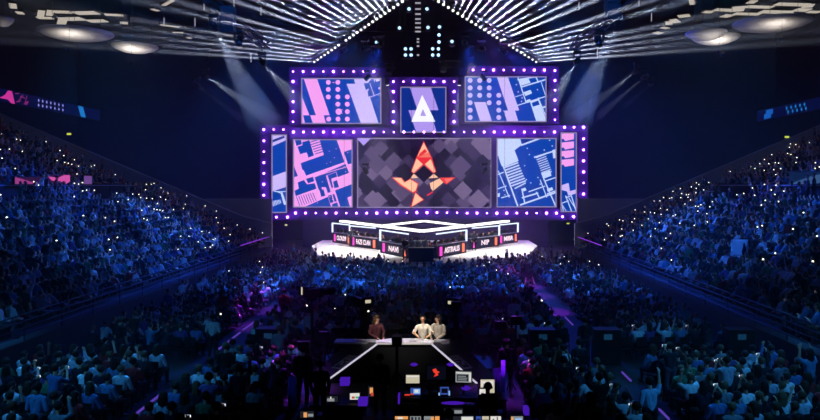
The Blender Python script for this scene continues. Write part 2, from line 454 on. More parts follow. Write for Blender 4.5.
# black stacking chairs under the spectators that are near enough to show
def chair_mesh():
    b = MB()
    b.box((0, .0, .365), (.44, .43, .04)); b.box((0, -.225, .70), (.43, .03, .32), rot=Euler((-.12, 0, 0)).to_matrix())
    for k in (-1, 1):
        b.tube((k * .2, .2, .36), (k * .21, .23, 0), .013, n=6); b.tube((k * .2, -.2, .86), (k * .21, -.22, .44), .013, n=6); b.tube((k * .21, -.2, .44), (k * .21, -.25, 0), .013, n=6)
    o = b.build('chair', M_black); me = o.data; bpy.data.objects.remove(o); return me
CHAIR = chair_mesh()
POSEW = ['lap'] * 7 + ['lean'] * 3 + ['phone'] * 2 + ['raise'] + ['clap'] + ['turned'] * 2
def face(x, y): return math.atan2(-(XC - x), 58 - y) if True else 0
PHONE = None
M_phone = mat('phone_black_glass', (18, 18, 20), .2)
M_pscreen = emit('phone_screen_glow', (220, 232, 255), 1.6)
def phone_mesh():
    b = MB(); b.box((0, 0, 0), (.15, .012, .075)); b.add([(-.07, -.0068, -.033), (.07, -.0068, -.033), (.07, -.0068, .033), (-.07, -.0068, .033)], [(0, 1, 2, 3)], 1)
    o = b.build('phone', [M_phone, M_pscreen]); me = o.data; bpy.data.objects.remove(o); return me
PHONE = phone_mesh()
POSET = {'lap': 'seated with hands in lap', 'lean': 'leaning forward', 'phone': 'holding a phone up', 'raise': 'with right arm raised', 'clap': 'with both arms up', 'turned': 'looking sideways',
         'stand': 'standing', 'stand_phone': 'standing with phone up', 'stand_raise': 'standing with one arm up', 'stand_clap': 'standing with both arms up'}
STOOD = {}
for s in near:
    tc, tn = R.choice(TOPS)
    pose = R.choice(POSEW)
    if R.random() < .07: pose = R.choice(('stand', 'stand_raise', 'stand_phone', 'stand_clap'))
    rz = face(s['x'], s['y']) + R.uniform(-.14, .14)
    x, y = s['x'] + R.uniform(-.04, .04), s['y'] + R.uniform(-.03, .03)
    inner = s['col'] if s['x'] > XC else s['n'] + 1 - s['col']     # seats counted outwards from the hall's middle
    if s['floor']: pass
    where = f"{ORD[min(s['row'], 39)]} row, {ORD[min(max(inner, 1), 39)]} seat out, {s['block']}"
    zt_ = s['z']
    if not s['floor']:
        where = f"{ORD[s['row']]} row, {ORD[min(s['n'] + 1 - s['col'], 39)]} seat from near end, {s['block']}"
        rz = math.copysign(.9, s['x'] - XC) + R.uniform(-.2, .2)
    person(pose, (x, y + (.0 if not pose.startswith('stand') else .18), zt_), rz, f"person in {tn} top, {where}".replace("front inner", "inner") if len(f"person in {tn} top, {where}".split()) > 16 else f"person in {tn} top, {where}", 'spectators in the ' + s['block'], top=tc)
    c = link('chair', CHAIR, None, (x, y - (.05 if not pose.startswith('stand') else .1), zt_)); c.rotation_euler = (0, 0, face(s['x'], s['y']) if s['floor'] else math.copysign(.9, s['x'] - XC))
    tag(c, f"black chair, {where}", 'chair', 'spectator chairs in ' + s['block'])
    if pose in ('phone', 'stand_phone'):
        hz = .5 if pose == 'phone' else .93
        off = Matrix.Rotation(rz, 3, 'Z') @ Vector((0, .40, hz + .66))
        p = link('phone', PHONE, None, (x + off.x, y + off.y + (.18 if hz > .6 else 0), off.z + zt_)); p.rotation_euler = (.1, 0, rz)
        tag(p, f"glowing phone held by person, {where}", 'phone', 'phones held up among the nearer spectators')

# a few who stand out in the aisles
for u, v, Yp, pose, tc, lb in ((650, 0, 17.6, 'stand_raise', (150, 190, 220), 'person in light blue tee standing with one arm up by the near right aisle'), (209, 0, 18.0, 'stand_phone', (150, 120, 200), 'person in violet shirt standing with phone up beside the near left aisle'),
                              (213, 0, 26.2, 'stand', (200, 180, 176), 'person in pale pink top standing alone at the left cross aisle'), (585, 0, 25.6, 'stand', (24, 24, 30), 'person in black standing in the right cross aisle'), (120, 0, 25.6, 'stand', (24, 24, 32), 'person in black standing in the left cross aisle')):
    person(pose, (WX(u, Yp), Yp, 0), face(WX(u, Yp), Yp) + R.uniform(-.2, .2), lb, None, top=tc, sleeve='tee', hair='hair')

# everyone farther off: one crowd
def crowd_variants():
    out = []
    for pose in ('lap', 'lean', 'phone', 'raise', 'clap', 'turned', 'stand', 'stand_raise', 'stand_clap'):
        Ls, hd, hz = limbs(POSES[pose])
        V, Nn, Fs = grow(Ls, .042, 0, .34)
        C = np.array([V[list(f)].mean(0) for f in Fs]); reg = classify(C, Ls)
        o0 = np.array(hd((0, 0, 0))); E = np.array([np.array(hd(e)) - o0 for e in ((1, 0, 0), (0, 1, 0), (0, 0, 1))]); hl = (C - o0) @ E.T
        hr = (reg == 0) & (hl[:, 2] > .13) & (np.linalg.norm(hl - np.array((0, .02, .235)), axis=1) < .17) & ((hl[:, 1] < .02) | (hl[:, 2] > .29))
        reg[(reg == 5) | (reg == 6)] = 0; reg[hr] = 7
        keep = [k for k in range(len(Fs)) if C[k, 2] > (.30 if pose[:5] != 'stand' else .1)]
        T = np.array([list(Fs[k])[:3] for k in keep if len(Fs[k]) >= 3]); rg = reg[[k for k in keep if len(Fs[k]) >= 3]]
        out.append((pose, V, T, rg))
    return out
CV = crowd_variants()
def crowd(seats, name, label, cat):
    Vs, Ts, Cs = [], [], []; base = 0
    w = np.array([6, 3, 1.5, 1.2, 1.0, 2, .5, .3, .3]); w /= w.sum()
    for s in seats:
        pose, V, T, rg = CV[int(NR.choice(len(CV), p=w))]
        a = face(s['x'], s['y']) if s['floor'] else math.atan2(-(XC - s['x']), 62 - s['y'])
        if not s['floor']: a = max(-1.25, min(1.25, a))
        a += NR.uniform(-.2, .2); c, sn = math.cos(a), math.sin(a); k = NR.uniform(.94, 1.05)
        P = V * k; P = np.stack([P[:, 0] * c - P[:, 1] * sn + s['x'] + NR.uniform(-.07, .07), P[:, 0] * sn + P[:, 1] * c + s['y'] + NR.uniform(-.07, .07), P[:, 2] + s['z'] - (0 if s['floor'] else .04)], 1)
        pal = np.zeros((8, 4)); pal[:, 3] = 1
        sk = lin(SKINS[NR.integers(len(SKINS))]); tp = lin(TOPS[NR.integers(len(TOPS))][0]); bt = lin(BOTS[NR.integers(len(BOTS))]); hr = lin(HAIRS[NR.integers(len(HAIRS))][0])
        pal[0, :3] = sk; pal[1, :3] = tp; pal[2, :3] = tp if NR.random() < .4 else sk; pal[3, :3] = bt; pal[4, :3] = .01; pal[7, :3] = hr
        Vs.append(P); Ts.append(T + base); Cs.append(pal[rg]); base += len(P)
    V = np.concatenate(Vs); T = np.concatenate(Ts); Cc = np.concatenate(Cs)
    me = bpy.data.meshes.new(name)
    me.vertices.add(len(V)); me.vertices.foreach_set('co', V.astype(np.float32).ravel())
    me.loops.add(len(T) * 3); me.loops.foreach_set('vertex_index', T.astype(np.int32).ravel())
    me.polygons.add(len(T)); me.polygons.foreach_set('loop_start', np.arange(0, len(T) * 3, 3, dtype=np.int32))
    at_ = me.attributes.new('clothes', 'FLOAT_COLOR', 'FACE'); at_.data.foreach_set('color', Cc.astype(np.float32).ravel())
    me.update(calc_edges=True)
    m = bpy.data.materials.get('crowd_clothes')
    if m is None:
        m = bpy.data.materials.new('crowd_clothes'); m.use_nodes = True; nt = m.node_tree
        an = nt.nodes.new('ShaderNodeAttribute'); an.attribute_name = 'clothes'
        nt.links.new(an.outputs['Color'], nt.nodes['Principled BSDF'].inputs['Base Color']); nt.nodes['Principled BSDF'].inputs['Roughness'].default_value = .85
    me.materials.append(m)
    o = link(name, me); tag(o, label, cat, None, 'stuff'); return o
crowd(far, 'crowd', 'packed crowd of distant spectators filling both stands and the floor up to the stage', 'crowd')

# ------------------------------------------------------------------ the screen wall
YS = 75.0
M_panel = mat('violet_grey_panel', (74, 58, 108), .6, 0, .3, noise=.2, scale=.6)
M_bezel = mat('pale_bezel', (214, 208, 226), .35)
M_edge = emit('bezel_painted_glow', (168, 150, 200), .75)  # bezels given a glow of their own in place of the bulbs' light
M_led = emit('violet_led', (.34, .08, 1.0), 42, linear=True)
S_BLUE = emit('screen_blue', (0, 62, 168), 1.12); S_NAVY = emit('screen_navy', (8, 44, 140), 1.12); S_PINK = emit('screen_pink', (246, 160, 236), 1.12); S_LILAC = emit('screen_lilac', (204, 184, 246), 1.12); S_PALE = emit('screen_pale_blue', (196, 212, 250), 1.12)
S_VIOL = emit('screen_violet', (176, 150, 240), 1.12); S_WHITE = emit('screen_white', (250, 250, 255), 1.12); S_DARK = emit('screen_dark_plum', (36, 24, 62), 1.12)
S_P1 = emit('screen_plum', (58, 44, 82), 1.12); S_P2 = emit('screen_mauve', (84, 68, 106), 1.12); S_P3 = emit('screen_ash_mauve', (110, 92, 128), 1.12); S_P4 = emit('screen_ink', (24, 15, 46), 1.12)
S_PEACH = emit('screen_peach', (252, 196, 160), 1.12); S_RED = emit('screen_red', (236, 44, 60), 1.12); S_SALM = emit('screen_salmon', (244, 120, 100), 1.12)
SM = [S_BLUE, S_NAVY, S_PINK, S_LILAC, S_PALE, S_VIOL, S_WHITE, S_DARK, S_P1, S_P2, S_P3, S_P4, S_PEACH, S_RED, S_SALM]
def clip(poly, x0, y0, x1, y1):
    for ax, lim, sg in ((0, x0, 1), (0, x1, -1), (1, y0, 1), (1, y1, -1)):
        out = []
        for i in range(len(poly)):
            a, c = poly[i - 1], poly[i]; da, dc = sg * (a[ax] - lim), sg * (c[ax] - lim)
            if (da >= 0) != (dc >= 0):
                t = da / (da - dc); out.append((a[0] + t * (c[0] - a[0]), a[1] + t * (c[1] - a[1])))
            if dc >= 0: out.append(c)
        poly = out
        if not poly: break
    return poly
def circ(x, y, r, n=18): return [(x + r * math.cos(2 * PI * i / n), y + r * math.sin(2 * PI * i / n)) for i in range(n)]
def seg(x0, y0, x1, y1, w):
    d = math.hypot(x1 - x0, y1 - y0); nx, ny = -(y1 - y0) / d * w / 2, (x1 - x0) / d * w / 2
    return [(x0 + nx, y0 + ny), (x1 + nx, y1 + ny), (x1 - nx, y1 - ny), (x0 - nx, y0 - ny)]
def screen(zoom, rect, bg, art, label):
    """zoom = (x, y, scale) of the close-up its picture was measured in; rect = the picture's edges there"""
    zx, zy, zs = zoom
    def W(p, y): q = (zx + p[0] / zs, zy + p[1] / zs); return (WX(q[0], YS), y, WZ(q[1], YS))
    x0, y0, x1, y1 = rect
    c = W(((x0 + x1) / 2, y1), YS - .2)
    t = thing('led_screen', c, label, 'screen')
    def Lc(p, y): w = W(p, y); return (w[0] - c[0], w[1] - c[1], w[2] - c[2])
    b = MB()
    e = .11 * F / YS * zs
    A, B_ = Lc((x0 - e, y1 + e), YS), Lc((x1 + e, y0 - e), YS)
    b.box(((A[0] + B_[0]) / 2, .11, (A[2] + B_[2]) / 2), (B_[0] - A[0], .18, B_[2] - A[2])); b.build('cabinet', M_black, t)
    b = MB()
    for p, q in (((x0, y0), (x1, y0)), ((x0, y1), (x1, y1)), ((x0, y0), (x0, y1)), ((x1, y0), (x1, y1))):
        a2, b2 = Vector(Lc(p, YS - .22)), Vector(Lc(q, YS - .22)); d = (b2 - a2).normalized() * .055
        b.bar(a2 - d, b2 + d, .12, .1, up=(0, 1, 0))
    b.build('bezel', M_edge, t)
    b = MB(); k = 0
    b.add([Lc(p, YS - .19) for p in ((x0, y0), (x1, y0), (x1, y1), (x0, y1))], [(0, 3, 2, 1)], SM.index(bg))
    for m, poly in art:
        pl = clip(poly, x0, y0, x1, y1)
        if len(pl) < 3: continue
        k += 1
        # raised by tenths of a millimetre so one figure covers the next, as on the tiles' picture
        b.add([Lc(p, YS - .19 - .0012 * k) for p in pl], [tuple(range(len(pl)))], SM.index(m))
    me = bpy.data.meshes.new('picture'); me.from_pydata(b.v, [], b.f)
    for m in SM: me.materials.append(m)
    me.polygons.foreach_set('material_index', b.m); me.update(); link('picture', me, t)
    return t

B, N, P_, LI, PA, VI, WH = S_BLUE, S_NAVY, S_PINK, S_LILAC, S_PALE, S_VIOL, S_WHITE
art = [(P_, [(98, 60), (190, 60), (280, 318), (238, 318), (255, 380), (165, 380), (143, 318), (183, 318)]), (P_, [(85, 185), (138, 318), (95, 318), (108, 380), (80, 380)]),
       (LI, [(448, 60), (575, 60), (545, 95), (560, 190), (622, 380), (500, 380), (398, 98), (458, 98)]),
       (B, [(518, 95), (550, 92), (557, 128), (532, 142)]), (B, [(575, 60), (592, 100), (560, 110), (566, 180), (548, 190), (545, 150), (640, 60)]), (B, [(560, 190), (640, 150), (640, 372), (620, 372)]), (B, [(592, 80), (640, 80), (640, 170), (590, 180)]),
       (LI, seg(560, 95, 592, 185, 5)), (LI, seg(555, 193, 640, 163, 5)), (LI, [(600, 66), (628, 62), (628, 78), (604, 84)]), (LI, [(585, 62), (600, 66), (592, 90)]), (LI, [(618, 125), (640, 118), (640, 135), (620, 138)])]
art += [(P_, circ(x, y, 17)) for x, y in ((270, 88), (337, 88), (270, 138), (337, 138), (270, 190), (337, 190), (403, 190), (337, 241), (403, 241), (403, 293), (273, 345), (338, 345), (403, 345))]
art += [(P_, circ(343, 293, 22)), (P_, seg(352, 285, 372, 278, 4)), (P_, seg(352, 300, 370, 305, 4)), (P_, seg(300, 88, 314, 92, 6))]
screen((290, 70, 7), (85, 62, 637, 375), B, art, 'upper left LED screen showing pink and lilac slanted bands with rows of dots')
art = [(LI, [(97, 226), (178, 226), (224, 365), (142, 365)]), (LI, [(256, 48), (333, 48), (413, 285), (383, 285), (408, 365), (330, 365), (303, 285), (335, 285)]),
       (PA, [(410, 66), (475, 55), (492, 92), (425, 112)]), (PA, [(442, 158), (492, 140), (503, 165), (457, 184)]), (B, [(442, 130), (485, 118), (494, 140), (446, 156)]), (PA, [(460, 215), (488, 204), (496, 224), (470, 232)]),
       (PA, [(488, 225), (548, 205), (610, 370), (535, 370)]), (B, [(500, 232), (545, 215), (556, 244), (508, 258)]),
       (PA, seg(403, 50, 462, 232, 7)), (PA, seg(425, 122, 600, 68, 9)), (PA, seg(385, 190, 442, 172, 5)), (PA, seg(398, 250, 600, 186, 7)), (PA, seg(545, 195, 610, 350, 6)), (PA, seg(528, 48, 548, 90, 8)), (PA, seg(566, 85, 600, 190, 5)), (PA, seg(400, 70, 600, 40, 8)),
       (PA, [(575, 260), (600, 250), (600, 262), (580, 270)])]
art += [(LI, circ(x, y, 17)) for x, y in ((70, 75), (137, 75), (203, 75), (70, 127), (137, 127), (203, 127), (70, 179), (137, 179), (203, 179), (270, 179), (70, 231), (203, 231), (270, 231), (70, 283), (270, 283), (70, 334), (270, 334))]
art += [(LI, circ(x, y, 5, 8)) for x, y in ((392, 105), (405, 155), (433, 197), (428, 222), (540, 140))]
screen((460, 70, 7), (36, 50, 600, 362), B, art, 'upper right LED screen showing blue ground with lilac dots and slanted bands')
art = [(VI, [(113, 55), (272, 55), (332, 232), (268, 232), (320, 405), (165, 405), (103, 232), (172, 232)]), (WH, [(208, 115), (308, 320), (125, 320)]), (VI, [(213, 222), (238, 276), (193, 276)])]
screen((395, 80, 7.636), (45, 58, 388, 400), N, art, 'square centre LED screen showing a white hollow triangle emblem')
art = [(B, [(30, 30), (64, 28), (68, 52), (38, 62)]), (B, [(70, 40), (110, 30), (136, 115), (105, 127), (95, 97), (58, 108), (44, 66), (72, 58)]),
       (B, [(165, 20), (260, 20), (307, 152), (92, 228), (80, 200), (70, 192), (62, 158), (192, 112)]), (B, [(18, 158), (46, 230), (18, 238)]), (B, [(303, 95), (355, 78), (355, 158), (326, 165)]),
       (B, [(45, 266), (80, 252), (96, 276), (140, 270), (150, 300), (34, 342), (28, 312), (52, 300)]), (B, [(92, 246), (130, 234), (138, 258), (103, 271)]),
       (B, [(140, 238), (312, 162), (332, 212), (270, 236), (260, 205), (208, 226), (235, 318), (213, 324), (203, 292), (178, 292), (186, 340), (160, 300)]), (B, [(212, 226), (258, 208), (266, 236), (232, 248), (243, 292), (236, 300)]), (B, [(243, 262), (264, 252), (276, 292), (250, 297)]),
       (B, [(254, 310), (355, 272), (355, 338), (322, 350), (340, 410), (285, 410)]), (B, [(65, 410), (214, 346), (234, 410)]), (B, [(168, 310), (190, 304), (199, 340), (176, 346)]), (B, [(214, 340), (250, 330), (263, 370), (228, 382)]), (B, [(236, 388), (266, 376), (275, 410), (240, 410)]),
       (P_, seg(205, 226, 250, 380, 5)), (P_, seg(140, 232, 320, 178, 4)), (P_, seg(235, 245, 265, 236, 4))]
art += [(B, seg(112 + i * 6, 42 + i * 13, 164 + i * 6, 26 + i * 13, 5)) for i in range(6)] + [(B, seg(38 + i * 13, 344 - i * 3, 58 + i * 13, 398 - i * 4, 4)) for i in range(8)]
art += [(P_, circ(x, y, 3, 6)) for x, y in ((222, 92), (260, 78), (250, 128), (208, 160), (230, 152), (305, 178), (312, 206), (183, 262), (225, 345), (155, 380), (240, 360), (325, 100))]
art += [(P_, seg(205 + i * 15, 192 - i * 5, 213 + i * 15, 189 - i * 5, 7)) for i in range(6)]
screen((290, 135, 5.6), (22, 27, 349, 403), P_, art, 'left LED screen showing a pink and blue street plan pattern')
art = [(PA, [(15, 18), (150, 18), (160, 55), (120, 86), (142, 146), (58, 180), (46, 172), (28, 118), (15, 118)]), (PA, seg(155, 58, 280, 12, 10)), (N, [(160, 22), (240, 22), (165, 50)]),
       (PA, seg(228, 126, 360, 84, 8)), (PA, [(330, 86), (352, 78), (352, 128), (336, 132)]), (PA, [(268, 215), (318, 198), (326, 228), (280, 246)]), (PA, seg(120, 300, 182, 268, 7)), (PA, seg(58, 178, 138, 400, 8)), (PA, seg(282, 244, 350, 400, 7)),
       (PA, seg(15, 226, 60, 208, 6)), (PA, seg(15, 305, 75, 285, 6)), (PA, seg(150, 392, 360, 318, 9)), (PA, seg(160, 352, 252, 325, 8)), (PA, seg(198, 318, 290, 286, 6)), (PA, seg(290, 258, 350, 238, 6)), (PA, seg(300, 330, 350, 312, 6)), (PA, seg(240, 318, 258, 352, 6)),
       (PA, [(163, 300), (180, 294), (186, 310), (168, 316)]), (PA, [(300, 302), (330, 292), (336, 308), (305, 318)]), (PA, seg(28, 200, 90, 350, 5)), (PA, seg(45, 352, 95, 338, 6)), (PA, [(22, 330), (38, 324), (36, 345), (22, 348)]), (PA, seg(160, 300, 176, 380, 7)), (PA, seg(262, 250, 300, 350, 5))]
art += [(PA, seg(60 + i * 6, 184 + i * 14.5, 140 + i * 6, 155 + i * 14.5, 8)) for i in range(8)] + [(PA, seg(238 + i * 4.4, 128 + i * 12, 292 + i * 4.4, 108 + i * 12, 5)) for i in range(9)]
art += [(PA, circ(x, y, 4, 6)) for x, y in ((190, 75), (202, 110), (176, 172), (210, 268), (250, 238), (285, 85), (315, 30), (330, 62), (262, 275), (185, 250), (60, 310), (65, 335))]
screen((493, 135, 5.6), (22, 20, 351, 402), B, art, 'right LED screen showing a pale blue street plan pattern')
art = [(LI, [(18, 22), (95, 18), (95, 48), (18, 82)]), (N, [(22, 50), (80, 28), (84, 38), (24, 62)]), (LI, [(18, 228), (95, 200), (95, 276), (18, 302)]), (PA, seg(32, 300, 90, 300, 4)), (PA, [(62, 305), (72, 302), (92, 362), (80, 366)]), (PA, seg(38, 298, 72, 310, 5))]
art += [(PA, seg(24 + i * 7, 345 - i, 30 + i * 7, 372 - i * 3, 4)) for i in range(6)]
screen((268, 130, 4.88), (22, 25, 92, 402), B, art, 'narrow upright LED strip screen at the far left of the screen wall')
art = []
for i in range(4):
    d = i * 42; art.append((P_, [(18, 20 + d), (86, 14 + d), (86, 46 + d), (42, 54 + d), (36, 44 + d), (18, 46 + d)]))
art += [(P_, [(26, 150), (84, 146), (82, 165), (40, 178)]), (LI, [(18, 272), (60, 258), (66, 298), (97, 290), (97, 310), (58, 320), (52, 300), (24, 292)]), (PA, seg(45, 320, 75, 398, 5)), (PA, seg(70, 310, 97, 398, 5)), (PA, seg(18, 360, 60, 345, 5)), (PA, seg(45, 330, 70, 322, 5)), (PA, seg(60, 330, 97, 390, 4)), (PA, seg(30, 365, 34, 398, 4)), (PA, seg(18, 350, 50, 398, 3))]
screen((556, 130, 4.88), (23, 15, 97, 398), B, art, 'narrow upright LED strip screen at the far right of the screen wall')
art = []
rr = random.Random(3)
for i in range(-2, 11):
    for j in range(-1, 8):
        x = 52 + i * 82 + (41 if j % 2 else 0) + rr.uniform(-8, 8); y = 45 + j * 55 + rr.uniform(-6, 6); h_ = rr.uniform(40, 60)
        m = rr.choice((S_P1, S_P1, S_P2, S_P2, S_P3, S_P4, S_P4, S_DARK))
        art.append((m, [(x, y - h_), (x + h_ * .98, y), (x, y + h_), (x - h_ * .98, y)]))
for x, y, h_, m in ((125, 165, 55, S_P2), (100, 360, 52, S_P3), (605, 310, 55, S_P3), (690, 365, 62, S_P3), (590, 175, 62, S_P2), (470, 60, 45, S_P2), (540, 70, 40, S_P2), (145, 75, 45, S_P2), (50, 15, 45, S_VIOL), (660, 260, 55, S_P4), (280, 215, 60, S_P4), (495, 210, 55, S_P4), (230, 270, 45, S_P2), (265, 325, 45, S_P2), (520, 360, 45, S_P1)):
    art.append((m, [(x, y - h_), (x + h_, y), (x, y + h_), (x - h_, y)]))
art += [(S_RED, [(385, 34), (432, 130), (455, 206), (440, 217), (386, 168), (330, 217), (314, 206), (342, 130)]),
        (S_PEACH, [(385, 44), (412, 98), (350, 120)]), (S_SALM, [(412, 98), (425, 126), (352, 126)]), (S_RED, [(392, 78), (405, 96), (352, 124), (362, 104)]), (S_PEACH, [(345, 132), (380, 164), (330, 211), (319, 204)]), (S_PEACH, [(424, 135), (450, 204), (441, 211), (392, 164)]),
        (S_RED, [(206, 237), (264, 239), (280, 262), (310, 244), (356, 270), (346, 316), (325, 326), (252, 282)]), (S_PEACH, [(214, 240), (258, 241), (277, 267), (311, 249), (351, 274), (341, 310), (326, 320), (264, 280)]),
        (S_PEACH, [(418, 270), (474, 243), (494, 266), (436, 314), (425, 300)]), (S_RED, [(474, 239), (564, 237), (512, 277), (494, 264)]), (S_SALM, [(500, 246), (552, 241), (512, 268)]), (S_PEACH, [(330, 217), (354, 240), (311, 243)]), (S_PEACH, [(441, 217), (466, 239), (411, 243)]),
        (S_RED, [(338, 318), (388, 363), (308, 408)]), (S_PEACH, [(339, 325), (380, 362), (318, 400)]), (S_RED, seg(404, 338, 436, 318, 8)), (S_RED, [(400, 218), (425, 228), (408, 240)]),
        (S_P4, [(386, 170), (437, 217), (386, 266), (335, 217)]), (S_P1, [(386, 262), (430, 305), (386, 350), (344, 305)])]
screen((355, 135, 5.6), (16, 20, 759, 405), S_DARK, art, 'large centre LED screen showing a red and peach four pointed star')

def led_frame(label, rects, leds):
    x0 = min(r[0] for r in rects); x1 = max(r[2] for r in rects); y1 = max(r[3] for r in rects)
    c = at((x0 + x1) / 2, y1, YS)
    t = thing('screen_frame', c, label, 'screen frame')
    b = MB()
    for r in rects:
        a, d = at(r[0], r[3], YS) - c, at(r[2], r[1], YS) - c
        b.box(((a.x + d.x) / 2, .25, (a.z + d.z) / 2), (d.x - a.x, .5, d.z - a.z))
    b.build('panel', M_panel, t)
    for i, (u, v, r) in enumerate(leds):
        p = at(u, v, YS) - c; q = MB(); q.ball((0, 0, 0), r, 8); q.tube((0, .3, 0), (0, r * .8, 0), .03, n=6, mi=1); q.build('lamp', [M_led, M_black], t, True, (p.x, -.30, p.z))
def row(x0, x1, y, n): return [(x0 + (x1 - x0) * i / (n - 1), y, R.choice((.085, .11, .135, .12))) for i in range(n)]
def colm(x, y0, y1, n): return [(x, y0 + (y1 - y0) * i / (n - 1), R.choice((.085, .11, .135, .12))) for i in range(n)]
led_frame('violet bulb frame around the upper left screen', [(289, 67, 388, 127)], row(293.6, 374, 72, 9) + colm(293.6, 82, 122, 5) + [(385, 82, .1), (385, 122, .1)][:0])
led_frame('violet bulb frame around the square centre screen', [(389, 77, 459, 127)], row(393.5, 454, 82, 7) + colm(393.5, 92, 122, 4) + colm(454, 92, 122, 4))
led_frame('violet bulb frame around the upper right screen', [(460, 66, 559, 124)], row(473, 544, 70.5, 8) + colm(554.5, 71, 120, 6))
led_frame('violet bulb frame around the lower row of screens', [(260, 125, 588, 220)],
          row(264.5, 284, 129.8, 3) + row(294, 554, 132.2, 27) + row(564, 583, 127.5, 3) + colm(264.5, 141, 206, 7) + colm(583, 139, 205, 7) + row(296, 377, 213, 9) + row(387, 457, 212.5, 8) + row(467, 556, 213, 10) + row(266, 288, 217, 3) + row(562, 584, 216.5, 3))

# ------------------------------------------------------------------ stage
SZ = .8
b = MB(); b.box((XC, 74.2, 1.5), (26, .2, 3.0)); struct('wall_stage_back', b, M_panel)
b = MB(); b.prism([(XC - 10.8, 73.5), (XC - 10.8, 67), (XC - 8.7, stage_front(XC - 8.7)), (XC, stage_front(XC)), (XC + 8.7, stage_front(XC + 8.7)), (XC + 10.8, 67), (XC + 10.8, 73.5)], 0, SZ, 'z')
o = b.build('stage', M_stagefl); tag(o, 'white V-shaped stage floor in front of the screen wall', 'stage')
M_frame = emit('white_light_line', (225, 238, 255), 1.5); M_roof = emit('white_light_band', (255, 250, 244), 2.2)
M_pk = emit('pink_light', (240, 70, 190), 1.5); M_or = emit('orange_light', (255, 120, 90), 1.5); M_txt = emit('lit_lettering', (250, 225, 235), 1.3)
M_navy = mat('navy_booth_panel', (18, 20, 52), .5)
BO = [((-10.4 + 1, 71.0), (-8.1 + 1, 67.6)), ((-8.1 + 1, 66.5), (-5.1 + 1, 62.5)), ((-4.7 + 1, 60.1), (-2.1 + 1, 55.2))]
TXT = {-1: ['CLOUD9', 'FAZE CLAN', 'NAVI'], 1: ['MIBR', 'NIP', 'ASTRALIS']}
WHERE = ['outermost', 'middle', 'innermost']
players = []
for sd, nm in ((-1, 'left'), (1, 'right')):
    for k, (A, Bp) in enumerate(BO):
        A = Vector((XC - sd * A[0] if sd > 0 else XC + A[0], A[1], SZ)); Bq = Vector((XC - sd * Bp[0] if sd > 0 else XC + Bp[0], Bp[1], SZ))
        d = (Bq - A); Ln = d.length; mid = (A + Bq) / 2
        if sd < 0: rz = math.atan2(d.y, d.x)
        else: rz = math.atan2(-d.y, -d.x)
        t = thing('player_booth', mid, f'{WHERE[k]} player booth on the {nm} arm of the stage reading {TXT[sd][k]}'.replace(' reading CLOUD9', '').replace(' reading FAZE CLAN', '').replace(' reading NAVI', '').replace(' reading MIBR', '').replace(' reading NIP', '').replace(' reading ASTRALIS', '') + ' with white light frame', 'booth', 'player booths on the stage', rz)
        # local x runs to the right along the front; y runs away behind the counter; the outer end is at -x on the left arm
        o_ = -1 if sd < 0 else 1
        q = MB(); q.box((0, .04, .5), (Ln, .08, 1.0)); q.box((0, .4, .98), (Ln, .8, .05)); q.box((-Ln / 2 + .03, .4, .48), (.06, .8, .95)); q.box((Ln / 2 - .03, .4, .48), (.06, .8, .95)); q.build('counter', M_navy, t)
        q = MB(); q.bar((o_ * Ln / 2, 0, 1.0), (o_ * Ln / 2, 0, 1.98), .13, .13); q.build('light_post', M_frame, t)
        q = MB(); q.bar((o_ * (Ln / 2 - .065), 0, 1.93), (-o_ * Ln * (.42 if k < 2 else .5), 0, 1.93), .1, .1); q.build('light_bar', M_frame, t)
        q = MB(); q.bar((-Ln / 2, -.02, 1.01), (Ln / 2, -.02, 1.01), .04, .06); q.build('counter_edge', M_bezel, t)
        q = MB(); q.box((-Ln * .36, -.02, .5), (Ln * .07, .05, .72)); q.build('accent_light', M_pk, t)
        q = MB(); q.box((Ln * .38, -.02, .5), (Ln * .07, .05, .72)); q.build('accent_light', M_or, t)
        fc = bpy.data.curves.new('lettering', 'FONT'); fc.body = TXT[sd][k]; fc.size = .5; fc.align_x = 'CENTER'; fc.align_y = 'CENTER'; fc.extrude = .008; fc.offset = .012
        fo = link('lettering', fc, t, (0, -.03, .5)); fo.rotation_euler = (PI / 2, 0, 0); bpy.context.view_layer.update()
        fo.scale = (min(Ln * .5, {4: 1.9, 3: 1.3}.get(len(fc.body), 9)) / max(fo.dimensions.x, .01), 1.25, 1)
        dg = bpy.context.evaluated_depsgraph_get(); me = bpy.data.meshes.new_from_object(fo.evaluated_get(dg)); sc = tuple(fo.scale); bpy.data.objects.remove(fo)
        me.materials.clear(); me.materials.append(M_txt); fo = link('lettering', me, t, (0, -.03, .5)); fo.rotation_euler = (PI / 2, 0, 0); fo.scale = sc
        for i in range(5):
            lx = (-.40 + .2 * i) * Ln; M = Matrix.Rotation(rz, 3, 'Z')
            w = mid + M @ Vector((lx, .95, 0))
            players.append((w, rz, nm, k, i))
            mw = mid + M @ Vector((lx, .42, 1.008))
            q = MB(); q.box((0, 0, .01), (.3, .2, .02)); q.box((0, .02, .09), (.05, .03, .15)); q.box((0, 0, .20), (.52, .03, .26)); q.add([(-.24, .0155, .09), (.24, .0155, .09), (.24, .0155, .31), (-.24, .0155, .31)], [(3, 2, 1, 0)], 1)
            mo = q.build('monitor', [M_black, M_pscreen], None, False, mw); mo.rotation_euler = (0, 0, rz)
            tag(mo, f'{ORD[i+1]} monitor from the left on the {WHERE[k]} {nm} arm booth counter', 'monitor', 'monitors on the booth counters')
JER = {(-1, 0): (200, 205, 215), (-1, 1): (200, 60, 60), (-1, 2): (230, 220, 120), (1, 0): (60, 120, 90), (1, 1): (60, 60, 66), (1, 2): (190, 50, 56)}
